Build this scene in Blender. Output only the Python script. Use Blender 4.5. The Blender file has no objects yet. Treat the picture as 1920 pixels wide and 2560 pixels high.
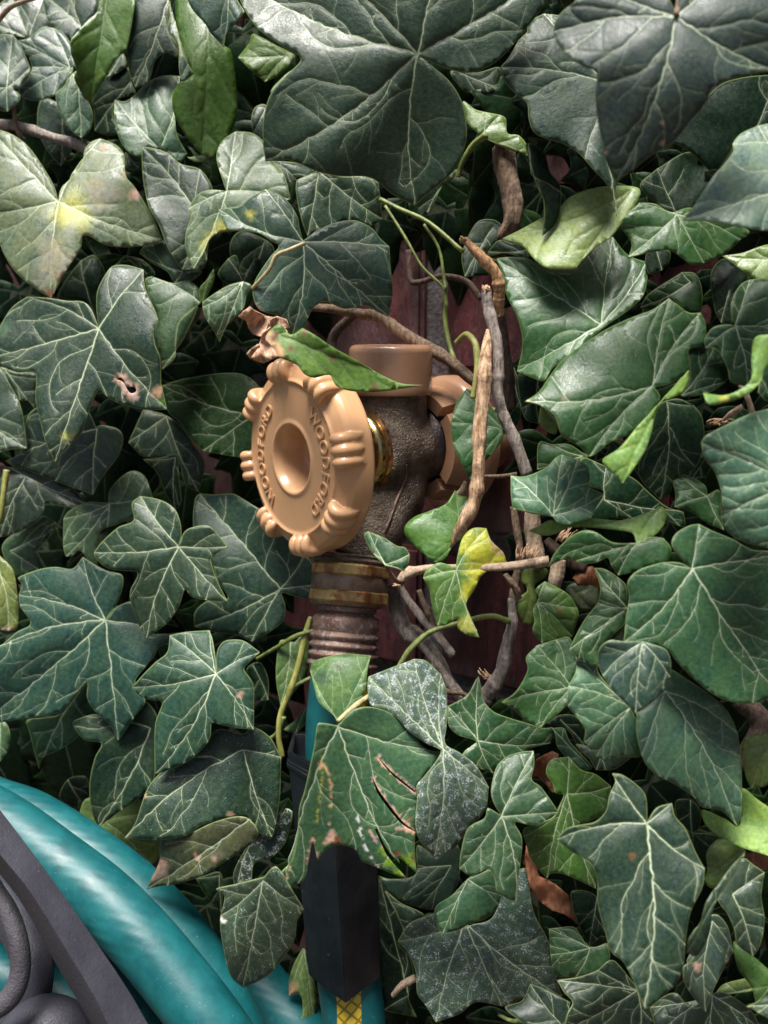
import bpy, bmesh, math, random
import numpy as np
from mathutils import Vector, Matrix
from mathutils.geometry import delaunay_2d_cdt
R = math.radians
S = bpy.context.scene
# ------------------------------------------------------------------ camera, sky, sun
PITCH = 12.0
CAMPOS = Vector((0, 0, 0.60))
cd = bpy.data.cameras.new('camera'); cam = bpy.data.objects.new('camera', cd)
S.collection.objects.link(cam); S.camera = cam
cam.location = CAMPOS; cam.rotation_euler = (R(90 - PITCH), 0, 0)
cd.sensor_fit = 'VERTICAL'; cd.sensor_height = 36; cd.sensor_width = 27; cd.lens = 30
cd.clip_start = 0.01; cd.clip_end = 400
cd.dof.use_dof = True; cd.dof.focus_distance = 0.272; cd.dof.aperture_fstop = 13
SUN_EL, SUN_AZ = 76, -30        # azimuth measured from straight behind the camera, negative = left
w = bpy.data.worlds.new('World'); S.world = w; w.use_nodes = True
nt = w.node_tree; nt.nodes.clear()
sky = nt.nodes.new('ShaderNodeTexSky'); sky.sky_type = 'NISHITA'; sky.sun_disc = False
sky.sun_elevation = R(SUN_EL); sky.sun_rotation = R(180 - SUN_AZ); sky.air_density = 1.0; sky.dust_density = 4.0; sky.ozone_density = 1.0
bg = nt.nodes.new('ShaderNodeBackground'); bg.inputs[1].default_value = 0.055
wo = nt.nodes.new('ShaderNodeOutputWorld')
nt.links.new(sky.outputs[0], bg.inputs[0]); nt.links.new(bg.outputs[0], wo.inputs[0])
sl = bpy.data.lights.new('sun', 'SUN'); so = bpy.data.objects.new('sun', sl); S.collection.objects.link(so)
sl.energy = 5.0; sl.angle = R(26); sl.color = (1, .965, .91)
so.rotation_euler = (R(90 - SUN_EL), 0, R(SUN_AZ))
S.view_settings.view_transform = 'Standard'; S.view_settings.look = 'None'
S.view_settings.exposure = 0.82; S.view_settings.gamma = 1
# ------------------------------------------------------------------ helpers
FPX = 2560 * 30 / 36
_p = R(PITCH)
FW = Vector((0, math.cos(_p), -math.sin(_p))); UP = Vector((0, math.sin(_p), math.cos(_p))); RT = Vector((1, 0, 0))
def at(px, py, d):
    return CAMPOS + FW * d + RT * ((px - 960) / FPX * d) + UP * ((1280 - py) / FPX * d)
TILE = dict(A=(0,0), B=(600,0), C=(1220,0), D=(0,600), E=(600,600), F=(1220,600), G=(0,1200), H=(600,1200), I=(1220,1200), J=(0,1860), K=(600,1860), L=(1220,1860))
def tp(t, x, y):
    o = TILE[t]; return (o[0] + x / 2.37, o[1] + y / 2.37)
def T(t, x, y, d):
    return at(*tp(t, x, y), d)
def tag(o, label=None, cat=None, group=None, kind=None):
    for k, v in (('label', label), ('category', cat), ('group', group), ('kind', kind)):
        if v: o[k] = v
    return o
def empty(name, loc, label, cat, group=None):
    o = bpy.data.objects.new(name, None); S.collection.objects.link(o); o.location = loc
    o.empty_display_size = .01
    bpy.context.view_layer.update()
    return tag(o, label, cat, group)
def link(name, me, mat, parent=None, smooth=True):
    if mat is not None:
        for m in (mat if isinstance(mat, list) else [mat]): me.materials.append(m)
    if smooth: me.polygons.foreach_set('use_smooth', [True] * len(me.polygons))
    o = bpy.data.objects.new(name, me); S.collection.objects.link(o)
    if parent: 
        o.parent = parent
        if parent.type == 'EMPTY': o.matrix_parent_inverse = Matrix.Translation(parent.location).inverted()   # meshes keep world coordinates
    return o
def from_bm(name, bm, mat, parent=None, smooth=True, autos=None):
    bmesh.ops.recalc_face_normals(bm, faces=bm.faces[:])
    me = bpy.data.meshes.new(name); bm.to_mesh(me); bm.free()
    o = link(name, me, mat, parent, smooth)
    if autos:
        me.set_sharp_from_angle(angle=R(autos))
    return o
def frame(o, x, y, z):
    m = Matrix((x, y, z)).transposed().to_4x4(); m.translation = o; return m
def basis(z):
    z = Vector(z).normalized(); a = Vector((0, 0, 1)) if abs(z.z) < .9 else Vector((0, 1, 0))
    x = a.cross(z).normalized(); return x, z.cross(x), z
def lathe(bm, prof, M, n=64, closed=False):
    rings = []
    for r, z in prof:
        if r < 1e-7: rings.append([bm.verts.new(M @ Vector((0, 0, z)))])
        else: rings.append([bm.verts.new(M @ Vector((r * math.cos(2*math.pi*i/n), r * math.sin(2*math.pi*i/n), z))) for i in range(n)])
    for a, b in zip(rings, rings[1:]):
        for i in range(n):
            j = (i + 1) % n
            if len(a) == 1 and len(b) == 1: continue
            if len(a) == 1: bm.faces.new((a[0], b[i], b[j]))
            elif len(b) == 1: bm.faces.new((a[i], a[j], b[0]))
            else: bm.faces.new((a[i], a[j], b[j], b[i]))
def poly_loft(bm, secs, cap=True):
    rs = [[bm.verts.new(p) for p in s] for s in secs]
    n = len(rs[0])
    for a, b in zip(rs, rs[1:]):
        for i in range(n):
            j = (i + 1) % n; bm.faces.new((a[i], a[j], b[j], b[i]))
    if cap: bm.faces.new(rs[0][::-1]); bm.faces.new(rs[-1])
def catmull(P, k=6):
    P = [Vector(p) for p in P]; out = []
    Q = [2 * P[0] - P[1]] + P + [2 * P[-1] - P[-2]]
    for i in range(1, len(Q) - 2):
        a, b, c, d = Q[i-1], Q[i], Q[i+1], Q[i+2]
        for s in range(k):
            t = s / k
            out.append(.5 * ((2*b) + (c-a)*t + (2*a-5*b+4*c-d)*t*t + (3*b-a-3*c+d)*t**3))
    out.append(P[-1]); return out
def tube(bm, P, rad, n=12, k=6, rough=0.0, seed=0, knots=(), flute=0.0):
    rng = random.Random(seed)
    L = catmull(P, k); m = len(L)
    if not isinstance(rad, (list, tuple)): rad = [rad] * len(P)
    rr = [v[0] for v in catmull([(r, 0, 0) for r in rad], k)]
    prev = None; rings = []; ph = rng.random() * 6
    x = None
    for i, p in enumerate(L):
        t = (L[min(i+1, m-1)] - L[max(i-1, 0)]).normalized()
        if x is None: x = basis(t)[0]
        x = (x - t * x.dot(t)).normalized(); y = t.cross(x)
        r = max(rr[i], 1e-5) * (1 + rough * (.25 * rng.uniform(-1, 1) + .7 * math.sin(i * .31 + ph) * math.sin(i * .17)))
        for kf in knots:
            r *= 1 + .16 * math.exp(-((i / m - kf) / .022) ** 2)
        ring = []
        for j in range(n):
            a = 2 * math.pi * j / n
            q = r * (1 + rough * .8 * math.sin(3 * a + ph + i * .13) + flute * math.sin(5 * a + 2 * math.sin(i * .07) + ph) + rough * .35 * rng.uniform(-1, 1))
            ring.append(bm.verts.new(p + x * math.cos(a) * q + y * math.sin(a) * q))
        rings.append(ring)
    for a, b in zip(rings, rings[1:]):
        for i in range(n):
            j = (i + 1) % n; bm.faces.new((a[i], a[j], b[j], b[i]))
    bm.faces.new(rings[0][::-1]); bm.faces.new(rings[-1])
def modapply(o):
    bpy.context.view_layer.update()
    dg = bpy.context.evaluated_depsgraph_get()
    me = bpy.data.meshes.new_from_object(o.evaluated_get(dg), depsgraph=dg)
    o.modifiers.clear(); o.data = me
def remesh(o, v, sm=6, f=.5):
    m = o.modifiers.new('r', 'REMESH'); m.mode = 'VOXEL'; m.voxel_size = v
    if sm:
        s = o.modifiers.new('s', 'SMOOTH'); s.factor = f; s.iterations = sm
    modapply(o)
    o.data.polygons.foreach_set('use_smooth', [True] * len(o.data.polygons))
# ------------------------------------------------------------------ materials
class NT:
    def __init__(s, name):
        s.m = bpy.data.materials.new(name); s.m.use_nodes = True; s.t = s.m.node_tree; s.t.nodes.clear()
        s.out = s.n('OutputMaterial'); s.p = s.n('BsdfPrincipled'); s.l(s.p.outputs[0], s.out.inputs[0])
        s.tc = s.n('TexCoord')
    def n(s, k, **kw):
        x = s.t.nodes.new('ShaderNode' + k)
        for a, b in kw.items(): setattr(x, a, b)
        return x
    def l(s, a, b): s.t.links.new(a, b)
    def set(s, **kw):
        for k, v in kw.items(): s.p.inputs[k.replace('_', ' ')].default_value = v
    def noise(s, scale, detail=4, rough=.55, vec=None, stretch=None, dist=0):
        x = s.n('TexNoise'); x.inputs['Scale'].default_value = scale; x.inputs['Detail'].default_value = detail; x.inputs['Roughness'].default_value = rough; x.inputs['Distortion'].default_value = dist
        v = vec or s.tc.outputs['Object']
        if stretch:
            mp = s.n('Mapping'); mp.inputs['Scale'].default_value = stretch; s.l(v, mp.inputs[0]); v = mp.outputs[0]
        s.l(v, x.inputs['Vector']); return x.outputs['Fac']
    def ramp(s, f, stops):
        x = s.n('ValToRGB'); e = x.color_ramp.elements
        while len(e) < len(stops): e.new(.5)
        for i, (p, c) in enumerate(stops):
            e[i].position = p; e[i].color = (c if hasattr(c, '__len__') else (c, c, c)) + (1,) if hasattr(c, '__len__') else (c, c, c, 1)
        s.l(f, x.inputs[0]); return x.outputs[0]
    def mr(s, f, a, b, c=0, d=1):
        x = s.n('MapRange'); x.interpolation_type = 'SMOOTHSTEP'
        for i, v in enumerate((a, b, c, d)): x.inputs[i + 1].default_value = v
        s.l(f, x.inputs[0]); return x.outputs[0]
    def mix(s, f, a, b, mode='MIX'):
        x = s.n('Mix', data_type='RGBA', blend_type=mode)
        for sock, v in ((x.inputs[0], f), (x.inputs[6], a), (x.inputs[7], b)):
            if hasattr(v, 'default_value') or hasattr(v, 'is_output'): s.l(v, sock)
            else: sock.default_value = v if not hasattr(v, '__len__') else tuple(v) + (1,)
        return x.outputs[2]
    def math(s, op, a, b=0.0, c=None):
        x = s.n('Math', operation=op)
        for i, v in enumerate((a, b, c)):
            if v is None: continue
            if hasattr(v, 'is_output'): s.l(v, x.inputs[i])
            else: x.inputs[i].default_value = v
        return x.outputs[0]
    def bump(s, h, strength=.3, dist=.001, nrm=None):
        x = s.n('Bump'); x.inputs['Strength'].default_value = strength; x.inputs['Distance'].default_value = dist
        s.l(h, x.inputs['Height'])
        if nrm: s.l(nrm, x.inputs['Normal'])
        s.l(x.outputs[0], s.p.inputs['Normal']); return x.outputs[0]
    def attr(s, name): 
        x = s.n('Attribute'); x.attribute_name = name; return x

def leaf_material():
    s = NT('ivy leaf')
    col = s.attr('lcol').outputs['Color']; vein = s.attr('vein').outputs['Fac']; halo = s.attr('vein2').outputs['Fac']
    vs = s.attr('vstr').outputs['Fac']; dust = s.attr('dust').outputs['Fac']; edge = s.attr('edge').outputs['Fac']; dry = s.attr('dry').outputs['Fac']
    uv = s.tc.outputs['UV']
    n1 = s.noise(9, 5, .6, uv); n2 = s.noise(60, 3, .6, uv); n3 = s.noise(2.2, 3, .5, uv)
    vary = s.ramp(n1, [(.3, .62), (.7, 1.35)])
    c = s.mix(.8, col, vary, 'MULTIPLY')
    vary2 = s.ramp(n3, [(.3, (.75, .85, 1.0)), (.72, (1.3, 1.2, .9))])
    c = s.mix(.8, c, vary2, 'MULTIPLY')
    # fine net of tertiary veins
    vo = s.n('TexVoronoi', feature='DISTANCE_TO_EDGE'); vo.inputs['Scale'].default_value = 16
    dn = s.n('TexNoise'); dn.inputs['Scale'].default_value = 14; s.l(uv, dn.inputs['Vector'])
    mv = s.n('Mix', data_type='VECTOR'); mv.inputs[0].default_value = .06; s.l(uv, mv.inputs[4]); s.l(dn.outputs['Color'], mv.inputs[5])
    s.l(mv.outputs[1], vo.inputs['Vector'])
    net = s.mr(vo.outputs['Distance'], 0.0, .055, 1, 0)
    wet = s.math('MULTIPLY', s.math('MULTIPLY', net, s.mr(n1, .42, .62)), s.math('MULTIPLY', vs, .13))
    palev = s.mix(.72, col, (.50, .60, .34))
    c = s.mix(wet, c, palev)
    ha = s.math('MULTIPLY', s.mr(halo, -2.6, .6), s.math('MULTIPLY', s.math('MULTIPLY', vs, s.attr('vlv').outputs['Fac']), .13))
    c = s.mix(ha, c, palev)
    core = s.math('MULTIPLY', s.mr(vein, -.25, .45), s.math('MINIMUM', s.math('MULTIPLY', s.math('MULTIPLY', vs, s.attr('vlv').outputs['Fac']), s.mr(n1, .34, .6, .55, 1.0)), 1.0))
    palev2 = s.mix(.78, col, (.60, .68, .48))
    c = s.mix(core, c, palev2)
    # thin pale margin
    c = s.mix(s.math('MULTIPLY', s.mr(edge, 1.0, 3.4, .5, 0), s.math('MINIMUM', vs, 1.0)), c, (.26, .32, .12))
    # tiny pale stipples
    sp = s.noise(55, 2, .5, uv)
    c = s.mix(s.math('MULTIPLY', s.mr(sp, .70, .76), .35), c, (.30, .36, .28))
    # white powder
    d1 = s.noise(24, 8, .8, uv, dist=.5); d2 = s.noise(5, 3, .6, uv)
    thr = s.math('SUBTRACT', .69, s.math('MULTIPLY', dust, s.math('MULTIPLY_ADD', s.mr(d2, .36, .64), .16, .06)))
    dm = s.math('MULTIPLY', s.math('SUBTRACT', d1, thr), 22); 
    dmc = s.n('Clamp'); s.l(dm, dmc.inputs[0])
    dm = s.math('MULTIPLY', dmc.outputs[0], .8)
    c = s.mix(dm, c, (.62, .66, .70))
    s.l(c, s.p.inputs['Base Color'])
    rgh = s.math('ADD', s.math('ADD', s.ramp(n1, [(.3, .28), (.7, .40)]), s.mr(n3, .3, .7, -.04, .14)), s.math('MULTIPLY', s.math('MAXIMUM', dm, dry), .35))
    s.l(rgh, s.p.inputs['Roughness']); s.l(s.attr('spec').outputs['Fac'], s.p.inputs['Specular IOR Level'])
    h = s.math('ADD', s.math('MULTIPLY', n2, .13), s.math('MULTIPLY', n1, .7))
    h = s.math('ADD', h, s.math('MULTIPLY', net, -.15))
    h = s.math('ADD', h, s.math('MULTIPLY', s.mr(halo, -4, .5), -.35))
    h = s.math('ADD', h, s.math('MULTIPLY', dm, .5))
    b = s.bump(h, .34, .0005)
    tr = s.n('BsdfTranslucent'); tc = s.mix(1.0, c, (1.6, 2.0, .5), 'MULTIPLY'); s.l(tc, tr.inputs[0]); s.l(b, tr.inputs[1])
    mx = s.n('MixShader'); mx.inputs[0].default_value = .13
    s.l(s.p.outputs[0], mx.inputs[1]); s.l(tr.outputs[0], mx.inputs[2]); s.l(mx.outputs[0], s.out.inputs[0])
    return s.m
def bark(name, c1, c2, rough=.85, sc=1.0, bumps=.8):
    s = NT(name)
    n = s.noise(900 * sc, 6, .65, stretch=(1, 1, .16)); n2 = s.noise(160 * sc, 4, .6); n3 = s.noise(2600 * sc, 3, .6)
    c = s.mix(s.mr(n, .35, .65), c1, c2)
    c = s.mix(s.mr(n2, .55, .66, 0, .75), c, tuple(v * .45 for v in c1))
    c = s.mix(s.mr(n3, .62, .72, 0, .5), c, tuple(min(1, v * 1.7) for v in c2))
    s.l(c, s.p.inputs['Base Color']); s.set(Roughness=rough)
    s.bump(s.math('ADD', n, s.math('MULTIPLY', n2, .8)), bumps, .0012)
    return s.m
def paint(name, col, rough=.3, var=.12, coat=.0, dirt=(.25, .2, .16), dirtamt=.25, bumpd=.00012):
    s = NT(name)
    n = s.noise(90, 5, .6); n2 = s.noise(1500, 3, .5); n3 = s.noise(420, 4, .7)
    c = s.mix(s.mr(n, .3, .7, 0, 1), tuple(v * (1 - var) for v in col), tuple(min(1, v * (1 + var)) for v in col))
    c = s.mix(s.mr(n3, .66, .76, 0, dirtamt), c, dirt)
    s.l(c, s.p.inputs['Base Color'])
    s.l(s.mr(n, .3, .7, rough * .85, rough * 1.25), s.p.inputs['Roughness'])
    s.set(Coat_Weight=coat, Coat_Roughness=.12)
    s.bump(s.math('ADD', n2, s.math('MULTIPLY', n3, 1.5)), .35, bumpd)
    return s.m
def metal(name, c1, c2, rough=.4, met=1.0, sc=1.0, bs=.5, bd=.0004, grain=1400):
    s = NT(name)
    n = s.noise(110 * sc, 5, .65); n2 = s.noise(grain, 3, .6); n3 = s.noise(320 * sc, 4, .6)
    c = s.mix(s.mr(n, .35, .65), c1, c2)
    c = s.mix(s.mr(n3, .58, .7, 0, .6), c, tuple(v * .5 for v in c1))
    s.l(c, s.p.inputs['Base Color']); s.set(Metallic=met)
    s.l(s.mr(n3, .3, .7, rough * .7, min(1, rough * 1.4)), s.p.inputs['Roughness'])
    s.bump(s.math('ADD', n2, s.math('MULTIPLY', n, .6)), bs, bd)
    return s.m
def hose_mat(name, stripe=False):
    s = NT(name)
    n = s.noise(120, 5, .6); n2 = s.noise(900, 4, .6)
    c = s.mix(s.mr(n, .3, .7), (.003, .072, .082), (.005, .108, .118))
    uvs = s.n('SeparateXYZ'); s.l(s.tc.outputs['UV'], uvs.inputs[0])
    if stripe:
        st = s.mr(s.math('ABSOLUTE', s.math('SUBTRACT', uvs.outputs[0], .5)),   .060, .064, 1, 0)
        a = s.math('SINE', s.math('MULTIPLY', s.math('ADD', uvs.outputs[1], s.math('MULTIPLY', uvs.outputs[0], .060)), 1500))
        b_ = s.math('SINE', s.math('MULTIPLY', s.math('SUBTRACT', uvs.outputs[1], s.math('MULTIPLY', uvs.outputs[0], .060)), 1500))
        mesh_ = s.mr(s.math('MAXIMUM', a, b_), .6, .9)
        yc = s.mix(mesh_, (.55, .40, .03), (.22, .15, .01))
        c = s.mix(st, c, yc)
    c = s.mix(s.mr(n2, .64, .74, 0, .25), c, (.25, .34, .34))
    c = s.mix(s.mr(s.noise(300, 5, .7), .66, .74, 0, .3), c, (.10, .09, .07))
    s.l(c, s.p.inputs['Base Color'])
    s.l(s.mr(n, .3, .7, .40, .50), s.p.inputs['Roughness'])
    rib = s.math('SINE', s.math('MULTIPLY', s.math('ADD', uvs.outputs[1], s.math('MULTIPLY', uvs.outputs[0], .11)), 2 * math.pi / .0034 * .5))
    brk = s.mr(s.noise(70, 3, .6), .38, .62)
    h = s.math('ADD', s.math('MULTIPLY', rib, s.math('MULTIPLY', brk, .3)), s.math('MULTIPLY', n2, .35))
    s.bump(h, .28, .0004)
    return s.m
M = {}
M['leaf'] = leaf_material()
M['grey_bark'] = bark('grey bark', (.17, .135, .115), (.34, .29, .25))
M['brown_bark'] = bark('brown bark', (.09, .055, .035), (.23, .155, .10))
M['tan_bark'] = bark('orange tan bark', (.25, .12, .05), (.52, .31, .16))
M['bleached'] = bark('bleached wood', (.26, .13, .06), (.72, .50, .32))
M['pale_bark'] = bark('pale twig bark', (.30, .21, .14), (.50, .38, .27))
M['dark_bark'] = bark('dark bark', (.04, .025, .018), (.10, .065, .045))
M['green_stem'] = bark('green stem', (.09, .13, .025), (.21, .25, .07), .5, .8, .3)
M['pale_stem'] = bark('pale petiole', (.30, .27, .12), (.48, .42, .24), .5, .8, .3)
M['yellow_stem'] = bark('yellow stem', (.26, .28, .06), (.42, .40, .13), .5, .8, .3)
M['dead'] = bark('dead leaf', (.28, .15, .09), (.62, .40, .27), .7, .5, .6)
M['dead2'] = bark('brown dead leaf', (.15, .055, .025), (.30, .12, .055), .6, .5, .4)
M['tan'] = paint('tan enamel', (.56, .318, .162), .33, .025, .3, (.20, .11, .07), .10, .00006)
M['tan2'] = paint('dull tan enamel', (.43, .235, .135), .3, .06, .5, (.16, .10, .07), .45)
M['bronze'] = metal('cast bronze', (.115, .088, .07), (.28, .22, .17), .42, .7, 1, 1.0, .0011, 1500)
M['dark_bronze'] = metal('blackened bronze', (.07, .055, .06), (.15, .12, .12), .4, .7, 1, .6, .0006)
M['brass'] = metal('bright brass', (.38, .28, .12), (.55, .43, .22), .22, 1, 1, .15, .0002)
M['copper'] = metal('copper ring', (.60, .33, .16), (.75, .48, .27), .25, 1, 1, .15, .0002)
M['nut'] = metal('tarnished brass', (.22, .07, .028), (.50, .36, .13), .36, .55, 1.1, .5, .0004, 2200)
M['nut_dark'] = metal('tarnished brass band', (.18, .115, .08), (.27, .19, .14), .42, .6, 1.6, .5, .0004, 2200)
def crimp():
    s = NT('weathered copper sleeve')
    n = s.noise(500, 6, .75); n2 = s.noise(130, 4, .6)
    c = s.mix(s.mr(n2, .35, .65), (.16, .085, .062), (.26, .165, .125))
    c = s.mix(s.mr(n, .50, .62, 0, .8), c, (.46, .40, .38))
    s.l(c, s.p.inputs['Base Color']); s.set(Metallic=.45, Roughness=.5); s.bump(n, .7, .0005); return s.m
M['crimp'] = crimp()
M['hose'] = hose_mat('teal hose'); M['hose_stripe'] = hose_mat('teal hose with yellow stripe', True)
M['sleeve'] = paint('black plastic', (.004, .005, .007), .42, .25, .0, (.12, .12, .13), .4)
M['reel'] = paint('grey plastic', (.042, .042, .056), .5, .1, .0, (.36, .36, .38), .35, .0004)
M['reel2'] = paint('ribbed grey plastic', (.062, .058, .068), .55, .1, .0, (.30, .30, .31), .3, .0011)
def brickmat():
    s = NT('red painted brick')
    n = s.noise(170, 7, .7, stretch=(1, 1, .22)); n2 = s.noise(500, 6, .75, stretch=(1, 1, .3)); n3 = s.noise(18, 4, .6)
    c = s.mix(s.mr(n, .35, .65), (.050, .012, .015), (.17, .040, .043))
    c = s.mix(s.mr(n2, .58, .7, 0, .6), c, (.17, .09, .09))
    c = s.mix(s.mr(n2, .3, .42, .7, 0), c, (.035, .012, .012))
    c = s.mix(s.mr(n3, .52, .62, 0, .5), c, (.17, .12, .12))
    s.l(c, s.p.inputs['Base Color']); s.set(Roughness=.62); s.bump(s.math('ADD', n, n2), .9, .0018); return s.m
def mortar():
    s = NT('grey mortar'); n = s.noise(400, 6, .7); n2 = s.noise(60, 4, .6)
    c = s.mix(s.mr(n, .35, .65), (.12, .11, .11), (.27, .25, .25)); c = s.mix(s.mr(n2, .5, .65, 0, .7), c, (.13, .05, .055))
    s.l(c, s.p.inputs['Base Color']); s.set(Roughness=.9); s.bump(n, 1.0, .003); return s.m
def soil():
    s = NT('soil'); n = s.noise(40, 8, .7); c = s.mix(s.mr(n, .35, .65), (.03, .022, .015), (.10, .075, .05))
    s.l(c, s.p.inputs['Base Color']); s.set(Roughness=.95); s.bump(n, 1.0, .01); return s.m
# ------------------------------------------------------------------ setting
bm = bmesh.new(); bmesh.ops.create_grid(bm, x_segments=40, y_segments=40, size=60)
tag(from_bm('ground', bm, soil()), kind='structure')
# tap axes: AX points into the wall, NX out of it, RX to the right in the handle's plane
A_TAP = R(52)
AX = Vector((math.sin(A_TAP), math.cos(A_TAP), 0)); NX = -AX; RX = Vector((math.cos(A_TAP), -math.sin(A_TAP), 0)); ZX = Vector((0, 0, 1))
HC = at(729, 1147, .280)                       # centre of the handle's face
A_W = R(32)
WN = Vector((-math.sin(A_W), -math.cos(A_W), 0)); WR = Vector((math.cos(A_W), -math.sin(A_W), 0))
W0 = HC + AX * .086 - WN * .004
def wallpt(px, py, out=0.0):
    d = FW + RT * ((px - 960) / FPX) + UP * ((1280 - py) / FPX)
    t = (W0 + WN * out - CAMPOS).dot(WN) / d.dot(WN); return CAMPOS + d * t
def build_wall():
    bm = bmesh.new()
    rng = random.Random(5)
    def box(u0, u1, v0, v1, d0, d1, mi, bev=0):
        ps = []
        for d in (d0, d1):
            for (u, v) in ((u0, v0), (u1, v0), (u1, v1), (u0, v1)):
                ps.append(W0 + WR * u + WN * d + Vector((0, 0, v - W0.z)))
        vs = [bm.verts.new(p) for p in ps]
        fs = [bm.faces.new([vs[i] for i in f]) for f in ((3,2,1,0),(4,5,6,7),(0,1,5,4),(1,2,6,5),(2,3,7,6),(3,0,4,7))]
        for f in fs: f.material_index = mi
        if bev:
            es = list({e for f in fs for e in f.edges})
            r = bmesh.ops.bevel(bm, geom=es, offset=bev, segments=2, affect='EDGES')
            for f in r['faces']: f.material_index = mi
    box(-1.6, 1.6, -.02, 2.5, -.10, -.0035, 1)
    uj = (wallpt(1075, 1580) - W0).dot(WR)
    zj = wallpt(1265, 1372).z       # a bed joint seen in the photograph
    H, W = .0645, .205; k0 = math.ceil((zj) / H)
    for k in range(-k0, 30):
        z = zj + k * H      # course k lies above the joint; -1 is the one seen below it
        if z < -.0: continue
        for i in range(-8, 9):
            u = i * W + (0 if k % 2 else W / 2) + uj
            near = abs(u) < .35 and abs(z - W0.z) < .35
            box(u + .005, u + W - .005, z + .005, z + H - .005, -.02, rng.uniform(-.0008, .0008), 0, .0018 if near else 0)
    o = from_bm('brick_wall', bm, [brickmat(), mortar()], None, False)
    tag(o, 'dark red painted brick wall with grey mortar showing between the ivy', 'wall')
build_wall()
# ------------------------------------------------------------------ tap
tap = empty('outdoor_tap', HC + AX * .071, 'wall mounted outdoor tap with a tan round handle and bronze body', 'tap')
MH = frame(HC, RX, ZX, NX)
def build_tap():
    bm = bmesh.new()
    mm = .001
    SC = .985
    prof = [(0,-11),(6.6,-11),(7.2,-10.8),(7.9,-9.6),(10.1,-2.2),(10.9,-.6),(11.4,.25),(12.0,.45),(12.6,.15),(13.2,-.1),(24.6,-.1),(25.2,.2),(25.6,.6),(26.0,.5),(26.4,-.25),(28.5,-1.0),(30.4,-1.9),(31.6,-3.4),(32.1,-5.5),(32.4,-9.8),(31.8,-10.8),(30.4,-11.2),(27,-11.5),(26,-9),(14,-8.6),(12.5,-11.5),(8,-13),(0,-13)]
    lathe(bm, [(r * mm, z * mm) for r, z in prof], MH @ Matrix.Scale(SC, 4), 128)
    for k in range(8):
        a = R(11.5 + 45 * k)
        er = Vector((math.cos(a), math.sin(a), 0)); et = Vector((-math.sin(a), math.cos(a), 0))
        for j in (-1, 0, 1):
            off = et * (j * 3.6 * mm)
            r1, rad = (31.7, 1.95) if j == 0 else (31.3, 1.85)
            P = [er*26.0*mm + Vector((0,0,-1.2*mm)), er*27.3*mm + Vector((0,0,.7*mm)), er*29.3*mm + Vector((0,0,1.2*mm)), er*(r1-.5)*mm + Vector((0,0,.4*mm)), er*r1*mm + Vector((0,0,-1.8*mm)), er*(r1-.2)*mm+Vector((0,0,-5.0*mm)), er*(r1-1.8)*mm+Vector((0,0,-7.8*mm))]
            P = [MH @ ((p + off) * SC) for p in P]
            tube(bm, P, [x*mm for x in (.9, rad*.9, rad, rad, rad, rad*.9, 1.0)], 12, 4)
        # web that fills the lug between its ridges
        sec = []
        for rr, z0 in ((26.8, .9), (29.5, 1.6), (31.8, .8), (32.8, -1.6), (32.2, -6.0)):
            c = er*rr*mm + Vector((0,0,z0*mm))
            sec.append([MH @ (c + et*s*4.9*mm + er*(q*-2.2-.5)*mm + Vector((0,0,(-q*1.6-.6)*mm))) for s, q in ((-1,0),(1,0),(1,1),(-1,1))])
        poly_loft(bm, sec)
    h = from_bm('handle', bm, M['tan'], tap); remesh(h, .00038, 3, .5)
    # screw dome in the handle's cup
    bm = bmesh.new()
    lathe(bm, [(0,-8.6*mm),(2*mm,-8.7*mm),(4*mm,-9.1*mm),(5.2*mm,-9.9*mm),(5.8*mm,-11.2*mm)], MH, 40)
    from_bm('screw', bm, M['tan2'], h)
    # embossed lettering, twice round the face
    def word(center_deg, span, rad, size):
        bmw = bmesh.new(); txt = 'WOODFORD'
        wd = {'W': 1.3, 'O': 1.12, 'D': 1.05, 'F': .88, 'R': 1.0}
        tot = sum(wd[c] for c in txt); a = center_deg + span / 2
        for ch in txt:
            a -= span * wd[ch] / tot / 2
            cu = bpy.data.curves.new('t', 'FONT'); cu.body = ch; cu.size = size; cu.extrude = .00035; cu.bevel_depth = .00009; cu.bevel_resolution = 2; cu.align_x = 'CENTER'; cu.offset = 0
            to = bpy.data.objects.new('t', cu); S.collection.objects.link(to)
            bpy.context.view_layer.update(); dg = bpy.context.evaluated_depsgraph_get()
            me = bpy.data.meshes.new_from_object(to.evaluated_get(dg))
            t = R(a); er = Vector((math.cos(t), math.sin(t), 0)); et = Vector((math.sin(t), -math.cos(t), 0))
            m = frame(MH @ (er * rad + Vector((0, 0, 0))), (MH.to_3x3() @ et), (MH.to_3x3() @ er), NX)
            me.transform(m); bmw.from_mesh(me)
            bpy.data.objects.remove(to); bpy.data.curves.remove(cu); bpy.data.meshes.remove(me)
            a -= span * wd[ch] / tot / 2
        return bmw
    for cdeg in (0, 180):
        from_bm('lettering', word(cdeg, 108, .0181, .0058), M['tan'], h, False)
    def seg(name, prof, mat, parent=tap, n=64, o=None, autos=35, zax=AX):
        bm = bmesh.new(); x, y, z = basis(zax)
        lathe(bm, prof, frame(o or HC, x, y, z), n)
        return from_bm(name, bm, mat, parent, True, autos)
    # stem, bonnet nut, packing ring
    seg('stem', [(0,.012),(.0045,.012),(.0045,.028),(0,.028)], M['brass'])
    bn = seg('bonnet_nut', [(0,.0205),(.0098,.0205),(.0112,.0215),(.0112,.0275),(0,.0275)], M['brass'], n=6, autos=20)
    seg('bonnet_ring', [(.004,.0258),(.0108,.0258),(.0118,.0252),(.0132,.0262),(.0138,.0275),(.0138,.0295),(.0125,.031),(.004,.031)], M['brass'])
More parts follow.
